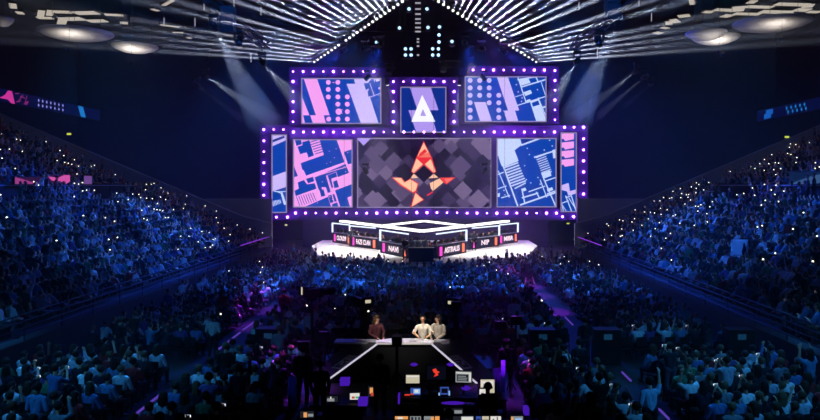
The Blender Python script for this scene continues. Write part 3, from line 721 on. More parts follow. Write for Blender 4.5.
def seat_chair():
    q = MB(); q.box((0, 0, .34), (.5, .5, .08)); q.box((0, -.26, .76), (.48, .08, .72)); q.tube((0, 0, .32), (0, 0, .1), .04)
    for i in range(5): q.bar((0, 0, .1), (.3 * math.cos(i * 1.257), .3 * math.sin(i * 1.257), .04), .05, .05)
    for i in range(5): q.ball((.3 * math.cos(i * 1.257), .3 * math.sin(i * 1.257), .03), .03, 6)
    o = q.build('gaming_chair', M_black); me = o.data; bpy.data.objects.remove(o); return me
GCH = seat_chair()
for w, rz, nm, k, i in players:
    sd = -1 if nm == 'left' else 1
    person('typing', w, rz + PI, f'{ORD[i+1]} seated player from the left in the {WHERE[k]} {nm} arm booth', 'players in the booths', top=JER[(sd, k)], sleeve='tee', voxel=.03)
    g = link('gaming_chair', GCH, None, w); g.rotation_euler = (0, 0, rz + PI)
    tag(g, f'{ORD[i+1]} gaming chair from the left in the {WHERE[k]} {nm} arm booth', 'chair', 'gaming chairs in the booths')
# the light canopy over the booths: a long V with a small counter-V behind its tip
t = thing('light_canopy', (XC, 55.2, SZ), 'white glowing V-shaped canopy over the booths', 'canopy')
Zc = 2.2
tip = Vector((0, -.6, Zc))
for sd in (-1, 1):
    e_ = Vector((sd * 7.9, 11.6, Zc + .15))
    q = MB(); q.bar(tip, e_, .5, .17); q.build('light_band', M_roof, t)
    q = MB(); q.bar(Vector((sd * 3.4, 5.2, Zc + .1)), Vector((0, 9.0, Zc + .3)), .35, .14); q.build('rear_band', M_roof, t)
    q = MB(); q.tube(Vector((sd * 7.6, 11.1, Zc)), Vector((sd * 7.6, 11.1, 24)), .012, n=5); q.build('cable', M_dark, t); q = MB(); q.tube(Vector((sd * .9, .9, Zc)), Vector((sd * .9, .9, 24)), .012, n=5); q.build('cable', M_dark, t)
# host's counter at the tip and the people standing round it
t = thing('host_counter', (-1.05, 53.2, SZ), 'black host counter at the tip of the stage', 'counter')
q = MB(); q.box((0, 0, .5), (1.9, .7, 1.0), taper=.96); q.build('body', M_black, t); q = MB(); q.box((0, 0, 1.03), (2.0, .8, .06)); q.build('top', M_grey, t)
for u, Yp, pose, tc, lb in ((405, 54.3, 'stand', (30, 30, 34), 'person in black jacket standing left of the black host counter'), (412, 54.6, 'stand_raise', (150, 150, 156), 'person in grey top standing behind left end of host counter'),
                            (418, 54.8, 'stand', (200, 196, 190), 'person in pale shirt standing behind middle of host counter'), (425, 54.7, 'stand', (220, 216, 208), 'person in white shirt standing behind right end of host counter'),
                            (461, 60.5, 'stand', (24, 24, 30), 'person in black standing in front of the innermost right booth'), (474, 62.0, 'stand', (60, 66, 84), 'person in slate shirt standing between two right booths'),
                            (398, 58.0, 'stand', (30, 30, 40), 'person in dark top standing before the innermost left booth'), (351, 66.0, 'stand', (70, 70, 84), 'person in grey top on stage before the outermost left booth')):
    person(pose, (WX(u, Yp), Yp, SZ), R.uniform(-.5, .5) + PI, lb, None, top=tc, sleeve='long', voxel=.03)

# ------------------------------------------------------------------ rig, lamps and the beams they throw into the haze
M_body = mat('lamp_housing', (20, 20, 22), .45, .3)
M_beam = haze('thin_haze_beam', .006, g=.85)
M_soft = haze('thin_haze_soft', .05)
def truss(a, b_, w, label, name='lighting_truss', seg_l=1.2):
    a = Vector(a); b_ = Vector(b_); d = (b_ - a).normalized(); x = d.cross(Vector((0, 0, 1)))
    x = x.normalized() * w / 2 if x.length > .1 else Vector((w / 2, 0, 0)); z = x.cross(d).normalized() * w / 2
    c = [(-1, -1), (1, -1), (1, 1), (-1, 1)]
    mid = (a + b_) / 2; q = MB()
    for i, j in c: q.tube(a - mid + x * i + z * j, b_ - mid + x * i + z * j, .045, n=6)
    n = max(2, int((b_ - a).length / seg_l))
    for k in range(n):
        for m in range(4):
            (i, j), (i2, j2) = c[m], c[(m + 1) % 4]
            p = a - mid + (b_ - a) * (k / n); r = a - mid + (b_ - a) * ((k + 1) / n)
            if k % 2: i, j, i2, j2 = i2, j2, i, j
            q.tube(p + x * i + z * j, r + x * i2 + z * j2, .03, n=5, caps=False)
    o = q.build(name, M_dark, None, False, mid); return tag(o, label, 'truss')
def moving_head(loc, d, label, group, lens=None, r=.13, drop=.55):
    """a yoked lamp hung under its truss; its head points along d"""
    loc = Vector(loc); d = Vector(d).normalized()
    t = thing('moving_head_lamp', loc, label, 'stage lamp', group)
    q = MB(); q.box((0, 0, drop), (r * 3, r * 2.2, .16)); q.tube((0, 0, drop + .05), (0, 0, drop + .25), .03); q.build('base', M_body, t)
    s_ = d.cross(Vector((0, 0, 1))); s_ = s_.normalized() * r * 1.35
    q = MB()
    for k in (-1, 1): q.bar(s_ * k, s_ * k + Vector((0, 0, drop - .06)), .05, r * .8)
    q.bar(s_ * -1.2 + Vector((0, 0, drop - .08)), s_ * 1.2 + Vector((0, 0, drop - .08)), .06, .05); q.build('yoke', M_body, t)
    qt = d.to_track_quat('Z', 'Y').to_matrix(); q = MB()
    q.lathe((0, 0, 0), [(r * .6, -r * 2.2), (r * .95, -r * 1.8), (r * 1.05, 0), (r * 1.05, r * 1.2), (r * 1.0, r * 1.25)], 14, 0, qt); q.build('head', M_body, t, True)
    q = MB(); q.lathe(d * r * 1.27, [(1e-4, .012), (r * .6, .01), (r * .94, 0)], 14, 0, qt); q.build('lens', lens or M_lens, t, True)
    return t
def beam_mesh(parent, d, r0, r1, length, m, start=.2, n=12):
    d = Vector(d).normalized(); q = MB(); q.tube(d * start, d * (start + length), r0, r1, n)
    return q.build('light_beam', m, parent, True)

def favour(lo, k):
    """nominal power up, shader strength down by the same factor: the sampler then picks a slender beam often enough"""
    lo.data.energy *= k
    lo.data.use_nodes = True; nt = lo.data.node_tree; fo_ = nt.nodes.new('ShaderNodeLightFalloff'); fo_.inputs['Strength'].default_value = 1.0
    mm = nt.nodes.new('ShaderNodeMath'); mm.operation = 'MULTIPLY'; mm.inputs[1].default_value = 1.0 / k
    nt.links.new(fo_.outputs['Quadratic'], mm.inputs[0]); nt.links.new(mm.outputs[0], nt.nodes['Emission'].inputs['Strength'])
Zr = 19.25
D = Vector((.006, -.987, -.162)).normalized()
NB = 25
E_BEAM = 2.3
KS = 2e6
for sd, nm in ((-1, 'left'), (1, 'right')):
    A = Vector((XC + sd * 11.4, 72, Zr)); Bt = Vector((XC + sd * .9, 47.5, Zr))
    A2, B2 = A + Vector((sd * .4, 1.1, .8)), Bt + Vector((-sd * .2, .6, .8)); q = MB(); q.tube(A2 - (A2 + B2) / 2, B2 - (A2 + B2) / 2, .06); tag(q.build('lamp_pipe', M_black, None, False, (A2 + B2) / 2), f'dark overhead pipe carrying the {nm} arm of the lamp V', 'pipe')
    for i in range(NB):
        f = (i / (NB - 1)); Yi = 1 / ((1 - f) / A.y + f / Bt.y); g = (A.y - Yi) / (A.y - Bt.y)
        g = .35 * f + .65 * g
        p = A.lerp(Bt, g)
        t = moving_head(p, D, f'{ORD[i + 1]} white beam lamp from the outer end of the {nm} overhead V arm', f'beam lamps on the {nm} overhead arm', r=.10)
        Lb = (p.y + 8) / .987
        beam_mesh(t, D, .05, .05 + Lb * math.tan(math.radians(.19)), Lb, M_beam)
        lo = lamp('AREA', 'beam_light', p + D * .17, D, t, E_BEAM, (.66, .74, 1.0), shape='SQUARE', size=.014, spread=math.radians(.38))
        favour(lo, KS)

def spot_beam(u, v, Yp, u2, v2, Y2, label, r0=.12, r1=.9, e=900, col=(.62, .76, 1.0), r=.2):
    p = at(u, v, Yp); e_ = at(u2, v2, Y2); d = e_ - p; L = d.length; d.normalize()
    t = moving_head(p, d, label, None, r=r, drop=r * 3.5)
    beam_mesh(t, d, r0, r1, L, M_soft, r * 1.27 + .03, 20)
    ang = 2 * math.atan((r1 - r0) / L)
    lo = lamp('SPOT', 'spot_light', p + d * (r * 1.27 + .06), d, t, e * 2.6, col, spot_size=ang * 1.25, spot_blend=.6, shadow_soft_size=.06)
    favour(lo, 300.0)
    return t
spot_beam(214, 27, 32, 262, 118, 38, 'spot lamp under left hanging truss throwing a wide pale cone', r0=.08, r1=1.0, e=1500, r=.14)
spot_beam(262, 62, 40, 300, 104, 44, 'spot lamp at low end of left hanging truss, pale cone', r0=.08, r1=.65, e=1300, r=.14)
spot_beam(206, 76, 66, 275, 122, 72, 'spot lamp by dark left wall throwing a flat cone rightwards', r1=1.0, e=2200)
spot_beam(197, 85, 66, 240, 118, 72, 'lower faint spot lamp by the dark left wall', r1=.4, e=500)
spot_beam(618, 22, 32, 576, 118, 38, 'spot lamp under right hanging truss throwing a wide pale cone', r0=.08, r1=1.0, e=1500, r=.14)
spot_beam(577, 61, 40, 550, 104, 44, 'spot lamp at low end of right hanging truss, pale cone', r0=.08, r1=.65, e=1300, r=.14)
spot_beam(637, 71, 64, 575, 118, 72, 'upper spot lamp by dark right wall throwing a flat cone leftwards', r1=.8, e=1600)
spot_beam(644, 77, 64, 600, 115, 72, 'middle spot lamp by the dark right wall', r1=.5, e=1000)
spot_beam(651, 84, 64, 625, 106, 72, 'lowest faint spot lamp by the dark right wall', r1=.3, e=250)
spot_beam(387, 83, 73.6, 398, 124, 73.4, 'short spot lamp left of the square centre screen', r1=.55, e=1500)
spot_beam(459.5, 83, 73.6, 455, 124, 73.4, 'short spot lamp right of the square centre screen', r1=.55, e=1500)
for sd, nm in ((-1, 'left'), (1, 'right')):
    pts = [(192, -8, 30), (232, 30, 33), (266, 52, 40)] if sd < 0 else [(648, -8, 30), (607, 30, 33), (573, 52, 40)]
    P3 = [at(*p) + Vector((0, 0, .4)) for p in pts]
    truss(P3[0], P3[1], .36, f'upper length of the {nm} hanging truss'); truss(P3[1], P3[2], .36, f'lower length of the {nm} hanging truss')
    c = at(*((228, 20, 32) if sd < 0 else (613, 8, 32))); q = MB()
    for i in range(3): q.box((0, 0, -.36 + i * .37), (.62, .5, .37), rot=Euler((.12 * (1 - i), 0, 0)).to_matrix())
    tag(q.build('speaker_cluster', M_black, None, False, c), f'black speaker cluster hung from the {nm} hanging truss', 'speaker')
# dark little lamps on the hanging trusses
for i, (u, v, Yp, l) in enumerate(((239, 42, 34, 'unlit lamp under the middle of the left hanging truss'), (207, 60, 60, 'unlit lamp above the flat cone at left'), (599, 42, 34, 'unlit lamp under the middle of the right hanging truss'), (578, 40, 60, 'unlit lamp near the low end of right hanging truss'))):
    moving_head(at(u, v, Yp), (0, -.5, -1), l, None, M_body, r=.15, drop=.5)

# middle rig between the two arms: ladder of light bars, blinders and small lamps
M_bar = emit('dim_white_tube', (190, 186, 200), .7)
M_blue = emit('pale_blue_lamp', (176, 216, 255), 1.8)
Yc = 62.0
t = thing('light_ladder', at(418, 55, Yc), 'vertical ladder of small white light bars between the two lamp arms', 'light ladder')
c = at(418, 55, Yc)
q = MB(); top = at(418, -20, Yc) - c
for k in (-.22, .22): q.tube((k, .1, 0), (k, .1, top.z), .02, n=6)
q.build('rail', M_dark, t)
for v in (3, 9, 14, 19, 23, 27.5, 31.5, 39, 42, 46, 55):
    p = at(418, v, Yc) - c; w = .5 if v < 35 else .22
    q = MB(); q.box((0, 0, 0), (w, .06, .14)); q.build('light_bar', M_bar, t, False, (0, .02, p.z))
def blinder(u, v, lb, n=2):
    p = at(u, v, Yc); t = thing('blinder_lamp', p, lb, 'stage lamp')
    q = MB(); q.box((0, .1, 0), (n * .52, .18, n * .58)); q.tube((0, .1, n * .29), (0, .1, n * .29 + 1.4), .02); q.build('housing', M_body, t)
    for i in range(n):
        for j in range(n):
            q = MB(); q.lathe(((i - (n - 1) / 2) * .5, -.01, (j - (n - 1) / 2) * .55), [(1e-4, .05), (.09, .04), (.15, 0)], 12, 0, Vector((0, -1, 0)).to_track_quat('Z', 'Y').to_matrix()); q.build('bulb', M_blue, t, True)
blinder(408.3, 52, 'four-bulb blinder lamp left of the light ladder'); blinder(435.6, 52, 'four-bulb blinder lamp right of the light ladder')
for u, v, lb in ((399.5, 28, 'small lit lamp left of the ladder, level with its middle'), (428, 27.5, 'small lit lamp close to the right of the ladder'), (439.5, 27, 'small lit lamp farther right of the ladder'), (409, 9, 'lit lamp at top left of the ladder'), (427, 9, 'lit lamp at top right of the ladder'),
                 (439, 35, 'tiny lamp right of ladder above the blinder'), (439, 42, 'tiny lamp right of ladder just above the blinder'), (376.5, 42.5, 'small blue-lit lamp on the left side bracket'), (452, 41.5, 'small blue-lit lamp on the right side bracket')):
    blinder(u, v, lb, 1)
truss(at(404, 58, Yc + 1), at(404, -15, Yc + 1), .4, 'upright truss left of the light ladder'); truss(at(438, 58, Yc + 1), at(438, -15, Yc + 1), .4, 'upright truss right of the light ladder')
truss(at(372, 64, 66), at(396, 64, 66), .6, 'short horizontal truss above the upper left screen corner'); truss(at(441, 64, 66), at(465, 64, 66), .6, 'short horizontal truss above the upper right screen corner')
for u, v, lb in ((378, 44, 'dark hanging lamp above the left of the centre screen'), (452, 42, 'dark hanging lamp above the right of the centre screen'), (389, 70, 'dark lamp just above centre screen at left'), (443, 68, 'dark lamp just above centre screen at right')):
    moving_head(at(u, v, 67), (0, -.6, -1), lb, None, M_body, r=.3, drop=.7)

# ceiling: luminous panels, dished reflectors, hanging tubes
M_lum = emit('ceiling_panel_glow', (236, 224, 206), .6)
M_dish = mat('dish_reflector', (206, 200, 192), .8, 0, .1, noise=.06, scale=3)
def panel(u, v, w, l, rot, lb):
    p = on(u, v, 20.5); o_ = thing('ceiling_light_panel', p, lb, 'ceiling light', 'ceiling light panels', rot)
    q = MB(); q.box((0, 0, .09), (w + .16, l + .16, .14)); q.build('tray', M_black, o_); q = MB(); q.box((0, 0, 0), (w, l, .04)); q.build('diffuser', M_lum, o_)
i = 0
for u, v, w, l, r in ((41, 14, .5, 2.6, .55), (50, 13, .5, 2.0, .55), (62, 12, 1.3, .8, .1), (86, 13, 1.9, 1.0, -.1), (45, 18, 1.2, .7, .1), (62, 22, .7, 2.4, .55), (72, 19, 1.9, 1.1, -.1), (97, 21, 1.6, .9, -.1), (114, 15, 1.4, .6, .2), (124, 23, .6, .8, .4), (13, 6, .5, 1.6, .5), (20, 13, .5, .8, .3), (77, 28, .5, .7, .4)):
    i += 1; panel(u, v, w, l, r, f'pale ceiling light panel, {ORD[i]} in the left corner group')
for i, (u, v, w, l, r) in enumerate(((170, 26, .3, 1.6, -.9), (178, 32.5, .9, .3, .1), (189, 38, .35, .35, 0), (168, 3, .3, 2.0, .7), (155, 10, .35, .7, -.3))):
    panel(u, v, w, l, r, f'small pale ceiling light, {ORD[i + 1]} in the group beside the left disc')
for i, (u, v, w, l, r) in enumerate(((658, 33, .9, .6, .6), (665, 28, .8, .5, .6), (669, 23, .6, 1.2, -.3), (675, 21, .6, 1.4, -.6), (684, 16, .9, .9, -.5), (692, 2, .4, 1.6, -.4), (708, 12, .8, .6, .2), (724, 10, 1.6, .7, .2), (727, 16, .8, .9, .3))):
    panel(u, v, w, l, r, f'small pale ceiling light, {ORD[i + 1]} in the group beside the right disc')
for i, (u, v, w, l, r) in enumerate(((738, 9, 1.0, 1.6, -.3), (747, 14, 2.2, .7, .1), (759, 7, 2.2, .7, .1), (752, 2, .6, .8, 0), (776, 12, 2.6, .9, .1), (792, 4.5, 2.6, .8, .1), (789, 14, .7, 2.2, -.5), (802, 10, 1.2, .9, .1), (808, 6, .8, 1.0, -.3), (814, 12, 1.0, .6, .1))):
    panel(u, v, w, l, r, f'pale ceiling light panel, {ORD[i + 1]} in the right corner group')
def dish(u, v, wpx, lb, e=60, Z=17.2, off=.25):
    p = on(u, v, Z); r = wpx * p.y / F / 2
    t = thing('dish_reflector', p, lb, 'ceiling reflector')
    q = MB(); q.lathe((0, 0, 0), [(1e-4, -.45), (r * .5, -.36), (r * .85, -.14), (r, .05), (r, .12), (r * .8, .2), (1e-4, .3)], 40); q.build('dish', M_dish, t, True)
    q = MB()
    for k in range(3): q.tube((r * .7 * math.cos(k * 2.1), r * .7 * math.sin(k * 2.1), .2), (r * .7 * math.cos(k * 2.1), r * .7 * math.sin(k * 2.1), 7.7), .015, n=5)
    q.build('cable', M_dark, t)
    lp = p + Vector((off * r, -r * .9, -1.5))
    u_ = thing('dish_uplight', lp, 'small dark uplight below the ' + lb, 'uplight')
    q = MB(); q.lathe((0, 0, 0), [(.05, -.14), (.09, -.1), (.1, .08)], 12); q.build('housing', M_body, u_); q = MB(); q.tube((.06, 0, 0), (.06, .0, 9.2), .01, n=5); q.build('cable', M_dark, u_)
    lamp('SPOT', 'uplight', lp + Vector((0, 0, .12)), p + Vector((0, 0, -.3)) - lp, u_, e, (1.0, .94, .88), spot_size=2.3, spot_blend=1.0, shadow_soft_size=.05)
dish(76, 34, 70, 'large pale ceiling dish at left', 190); dish(135, 47.5, 44, 'smaller pale ceiling dish at left', 190, off=.2); dish(3, 20, 20, 'ceiling dish at the left edge of the hall', 12)
dish(772, 24, 74, 'large pale ceiling dish at right', 170, off=-.2); dish(716, 38.5, 46, 'smaller pale ceiling dish at right', 170, off=-.1); dish(706, 34, 40, 'pale ceiling dish behind the smaller right dish', 60)
for u, v, lb in ((195, 22, 'hanging light tube left of the left spot lamp'), (204, 6, 'hanging light tube above the left spot lamp'), (261, 11, 'hanging light tube right of left speaker cluster'), (251, 58, 'hanging light tube beside the low left spot lamp'), (234, 4, 'hanging light tube above left speaker cluster'),
                 (579, 6, 'hanging light tube left of right speaker cluster'), (597.5, 53, 'hanging light tube by the low right spot lamp'), (639, 2, 'hanging light tube above the right speaker cluster'), (651.5, 17, 'hanging light tube right of right speaker cluster'), (164, 22, 'hanging light tube near the smaller left dish')):
    p = at(u, v, 50); t = thing('hanging_tube_light', p, lb, 'tube light', None)
    q = MB(); q.tube((0, 0, -.3), (0, 0, .3), .035, n=8); q.build('tube', M_bar, t); q = MB(); q.tube((0, 0, .3), (0, 0, 25 - p.z), .008, n=4); q.build('cable', M_dark, t)

# ------------------------------------------------------------------ wash lamps that light the stage and the crowd
def wash(loc, aim, e, col, ang, lb, size=.25, blend=.7):
    loc = Vector(loc); d = Vector(aim) - loc
    t = moving_head(loc, d, lb, None, M_body, r=.22, drop=.7)
    lamp('SPOT', 'wash_light', loc + d.normalized() * .33, d, t, e, col, spot_size=math.radians(ang), spot_blend=blend, shadow_soft_size=size)
BL = (.011, .07, 1.0); TE = (.035, .36, .95); CB = (.028, .19, 1.0); PU = (.40, .04, 1.0)
for sd, nm in ((-1, 'left'), (1, 'right')):
    wash((XC + sd * 7, 61, 18.3), (XC + sd * 19, 42, 3), 34000, BL, 46, f'blue wash lamp over the stage aimed at the {nm} lower tier')
    wash((XC + sd * 6, 44, 20.5), (XC + sd * 18, 48, 3.5), 32000, CB, 28, f'pale blue wash lamp aimed at the far half of the {nm} lower tier')
    wash((XC + sd * 3, 26, 19.5), (XC + sd * 19, 38, 4), 20000, CB, 42, f'pale blue wash lamp aimed at the near half of the {nm} lower tier')
    wash((XC + sd * 5, 60, 18.3), (XC + sd * 28, 40, 8), 14000, BL, 40, f'blue wash lamp over the stage aimed at the {nm} upper tier')
    wash((XC + sd * 3.5, 58, 18.3), (XC + sd * 8, 38, 0), 30000, BL, 46, f'blue wash lamp over the stage aimed at the {nm} floor')
    wash((XC + sd * 4, 34, 20.5), (XC + sd * 4.5, 42, 0), 36000, CB, 36, f'pale blue wash lamp over the {nm} half of the middle block')
    wash((XC + sd * 7, 34, 20.5), (XC + sd * 10, 41, 0), 20000, CB, 30, f'pale blue wash lamp over the rear {nm} floor block')
    wash((XC + sd * 13, 30, 20), (XC + sd * 9.5, 21, 0), 14000, TE, 30, f'teal wash lamp over the near {nm} floor block')
    wash((XC + sd * 15, 6, 17), (XC + sd * 9.5, 21, 0), 7500, TE, 34, f'teal wash lamp behind the near {nm} floor block')
    wash((XC + sd * 4, 58, 17.5), (XC + sd * 5.5, 63, SZ), 26000, (1, .93, .86), 62, f'white wash lamp aimed down at the {nm} half of the stage')
    wash((XC + sd * 6, 71, 8.0), (XC + sd * 3, 74.1, 2.5), 320, PU, 110, f'violet wash lamp low behind the {nm} booths')
    wash((XC + sd * 6, 72, 17.6), (XC + sd * 18, 76, 4), 9000, PU, 90, f'violet wash lamp grazing the {nm} stage side wall')
for u, v, e_, lb in ((258, 326, 70000, 'violet lamp aimed at the left aisle before the cross aisle'), (268, 310, 80000, 'violet lamp aimed at the middle of the left aisle'), (294, 392, 80000, 'violet lamp aimed at the near end of the left aisle'), (497, 396, 80000, 'violet lamp aimed at the drapes right of the production floor'), (522, 287, 140000, 'violet lamp aimed at the far end of the right aisle'), (545, 312, 140000, 'violet lamp aimed at the middle of the right aisle'), (533, 296, 80000, 'violet lamp between the two right aisle lamps')):
    p = on(u, v, 0); wash((p.x * .6, p.y + 2, 20.5), (p.x, p.y, 0), e_, PU, 9, lb)
wash((WX(405, 24) - 1.5, 15.5, 13.5), (WX(405, 24), 24, 1.7), 13000, (1, .92, .84), 13, 'warm key lamp aimed at the presenters desk')

# ------------------------------------------------------------------ rails, boards, signs
M_rail = mat('rail_dark_grey', (36, 37, 48), .7, 0)
M_vline = emit('violet_rail_light', (150, 60, 230), .8)
for sd, nm in ((-1, 'left'), (1, 'right')):
    t = thing('guard_rail', (XC + sd * 13.0, Y0, 1.3), f'long four-bar guard rail along the front of the {nm} lower tier', 'railing')
    q = MB()
    for h in (.22, .44, .66, .9): q.tube((0, 0, h), (0, Y1 - Y0, h), .03, n=6)
    q.build('bars', M_rail, t)
    n = 22; q = MB(); q.tube((0, 0, 0), (0, 0, .9), .025, n=6); po = q.build('post', M_rail, t)
    for i in range(1, n + 1): pc = po.copy(); COL.objects.link(pc); pc.parent = t; pc.location = (0, (Y1 - Y0) * i / n, 0)
    q = MB(); q.box((0, 47.5, .94), (.07, 8, .05)); q.build('light_strip', M_vline, t)
def board(x, y0, y1, z, h, sd, lb, art, bgm, cat='LED board', mats=None):
    """a long LED board facing the hall's middle: art = (material index, outline in metres along y, z)"""
    t = thing('led_board', (x, (y0 + y1) / 2, z), lb, cat)
    q = MB(); q.box((-sd * -.1, 0, h / 2), (.16, y1 - y0, h + .1)); q.build('cabinet', M_black, t)
    q = MB(); xx = -sd * -.02 - sd * .02
    def P(p, k): return (-sd * (.0 + .002 * k), p[0] - (y0 + y1) / 2, p[1])
    q.add([P(p, 0) for p in ((y0, 0), (y1, 0), (y1, h), (y0, h))], [(0, 1, 2, 3)], 0)
    for k, (m, pl) in enumerate(art):
        pl = clip(pl, y0, 0, y1, h)
        if len(pl) > 2: q.add([P(p, k + 1) for p in pl], [tuple(range(len(pl)))], m)
    me = bpy.data.meshes.new('picture'); me.from_pydata(q.v, [], q.f)
    for m in mats: me.materials.append(m)
    me.polygons.foreach_set('material_index', q.m); me.update(); link('picture', me, t)
E_BG = emit('board_deep_blue', (8, 14, 62), .8); E_PK = emit('board_pink', (214, 56, 160), .9); E_CY = emit('board_cyan', (30, 130, 210), .9); E_DOT = emit('board_pale_dots', (150, 150, 230), .8); E_DP = emit('board_dim_pink', (130, 40, 110), .9); E_BL = emit('board_blue', (24, 96, 190), .9)
BM = [E_BG, E_PK, E_CY, E_DOT, E_DP, E_BL]
# ribbon boards under the top balconies
xl = -35.0
def yl(u): return xl * F / (u - VX)
art = [(1, [(yl(-5), .25), (yl(1), .35), (yl(5), .6), (yl(8), 1.0), (yl(12), 1.0), (yl(15), 0.0), (yl(11), 0.0), (yl(8), .25)])]
art += [(4, seg(yl(18), .25, yl(18) + .7, .9, .1)), (4, seg(yl(16), .2, yl(21), .35, .09)), (4, seg(yl(20), .75, yl(25), .65, .1)), (4, seg(yl(25), .3, yl(27), .9, .1)), (4, [(yl(23), .12), (yl(27), .12), (yl(29), .5), (yl(26), .4)]), (4, seg(yl(15), .85, yl(19), .95, .08))]
for i in range(7):
    for j in range(2): art.append((3, circ(yl(38.5 + i * 4.0), .3 + .42 * j, .13, 10)))
art += [(2, [(yl(77.5), 1.0), (yl(82.5), 1.0), (yl(85.5), 0), (yl(80.5), 0)])]
board(xl, yl(-8), yl(100), 13.35, 1.05, -1, 'left ribbon LED board with pink shapes and a cyan slash', art, E_BG, mats=BM)
xr = 33.0
def yr(u): return xr * F / (u - VX)
art = [(5, [(yr(764), .1), (yr(771), .1), (yr(771), .45), (yr(773), .45), (yr(773), .95), (yr(766), .95), (yr(766), .6), (yr(764), .6)])]
for i in range(5):
    for j in range(2): art.append((2, circ(yr(806 - i * 4.4 - j * 1.5), .32 + .38 * j, .15, 10)))
board(xr, yr(830), yr(757), 13.1, 1.05, 1, 'right ribbon LED board with pale blue blocks and dots', art, E_BG, mats=BM)
# low boards on the front of the upper tiers
x2 = XC - 24.2
def y2(u): return x2 * F / (u - VX)
E_LP = emit('board_soft_pink', (176, 70, 150), .75); E_MB = emit('board_mid_blue', (40, 96, 160), .7); E_PB = emit('board_pale', (70, 112, 170), .55)
board(x2, y2(15), y2(44), 6.66, .42, -1, 'low pink LED board at the near end of the left upper tier front', [(1, [(y2(15), 0), (y2(40), 0), (y2(30), .16), (y2(15), .42)])], E_BG, mats=[emit('board_plum', (60, 22, 70), .7), E_LP])
board(x2, y2(48), y2(70), 6.66, .62, -1, 'low LED board on left upper tier with bright pink slash', [(1, [(y2(48), .5), (y2(58), .42), (y2(64), .62), (y2(70), .62), (y2(70), .2), (y2(66), 0), (y2(60), .2), (y2(52), .22)])], E_BG, mats=[emit('board_plum', (60, 22, 70), .7), emit('board_hot_pink', (226, 90, 178), .85)])
board(x2, y2(84), y2(92), 6.66, .6, -1, 'short violet LED board at the middle of the left upper tier', [], E_BG, mats=[emit('board_violet', (128, 84, 160), .7)])
x3 = XC + 24.2
def y3(u): return x3 * F / (u - VX)
board(x3, y3(835), y3(789), 6.66, .75, 1, 'low pale blue LED board on the right upper tier front', [(1, [(y3(789), 0), (y3(812), .5), (y3(835), .75), (y3(835), .2), (y3(812), 0)])], E_BG, mats=[emit('board_dusk_blue', (18, 40, 84), .7), E_PB])
M_exit = emit('exit_sign_green', (190, 205, 70), 1.3)
for u, v, lb, Yp in ((69, 134, 'glowing exit sign high on the left side', 68), (787, 137, 'glowing exit sign high on the right side', 68), (286, 225, 'small exit sign below the left end of screen wall', 72), (568, 223.5, 'small exit sign below the right end of screen wall', 72)):
    p = at(u, v, Yp); t = thing('exit_sign', p, lb, 'sign'); w = .42 if v < 200 else .28
    q = MB(); q.box((0, .05, 0), (w + .08, .08, w * .55)); q.tube((0, .05, .1), (0, .05, .8), .015, n=5); q.build('housing', M_body, t)
    q = MB(); q.box((0, 0, 0), (w, .03, w * .42)); q.build('face', M_exit, t)
# a banner held up in the right lower tier
M_ban = mat('pale_banner_cloth', (226, 240, 250), .8)
p = Vector((WX(739.5, 33), 33, WZ(256, 33))); t = thing('banner', p, 'pale blue banner with dark figure held up in the right lower tier', 'banner')
q = MB(); n = 10
vs = [((i / n - .5) * .82, .03 * math.sin(i * 1.1 + j), j / n * .78) for j in range(n + 1) for i in range(n + 1)]
q.add(vs, [(j * (n + 1) + i, j * (n + 1) + i + 1, (j + 1) * (n + 1) + i + 1, (j + 1) * (n + 1) + i) for j in range(n) for i in range(n)])
o = q.build('cloth', M_ban, t, True); sm = o.modifiers.new('s', 'SOLIDIFY'); sm.thickness = .01
q = MB(); q.add([(.12, -.06, .02), (.2, -.06, .02), (.22, -.06, .2), (.3, -.06, .2), (.26, -.06, .45), (.22, -.06, .62), (.16, -.06, .62), (.13, -.06, .4), (.08, -.06, .22)], [(0, 1, 2, 3, 4, 5, 6, 7, 8)]); q.build('figure_print', M_navy, t)
# phone lights in the stands and on the floor
M_torch = emit('phone_torch', (255, 244, 214), 3.0)
def torch_mesh():
    q = MB(); q.box((0, 0, 0), (.08, .012, .15)); q.ball((.0, -.012, .05), .035, 8, 1); q.ball((.0, .012, .05), .035, 8, 1)
    o = q.build('phone', [M_phone, M_torch]); me = o.data; bpy.data.objects.remove(o); return me
TORCH = torch_mesh()
wt = {'left lower tier': 75, 'left upper tier': 24, 'right lower tier': 85, 'right upper tier': 30, 'middle block': 26, 'rear left block': 8, 'rear right block': 8}
pool = {}
for s in far: pool.setdefault(s['block'], []).append(s)
for nm, cnt in wt.items():
    L = pool.get(nm, [])
    # thicker towards the upper middle of the tier, where the photo shows most of them
    w = np.array([(1.0 + (2.5 if 44 < s['y'] < 58 else 0)) * (1 + (.12 * s['row'] if not s['floor'] else 0)) for s in L]); w /= w.sum()
    for k in NR.choice(len(L), size=min(cnt, len(L)), replace=False, p=w):
        s = L[int(k)]; a = face(s['x'], s['y']) if s['floor'] else math.copysign(1.0, XC - s['x']) * -1.0
        f = Vector((0, .36, 0)); f.rotate(Euler((0, 0, a)))
        o = link('phone', TORCH, None, (s['x'] + f.x, s['y'] + f.y, s['z'] + R.uniform(1.0, 1.3))); o.rotation_euler = (0, 0, R.uniform(-.6, .6))
        sz = R.choice((.7, .9, 1.0, 1.3)); 
        col = s['col']
        tag(o, f"bright phone light, {ORD[s['row']] if s['row'] < 40 else s['row']} row, {'seat ' + str(col)} from its end, {nm}", 'phone', 'phone lights in the ' + nm)
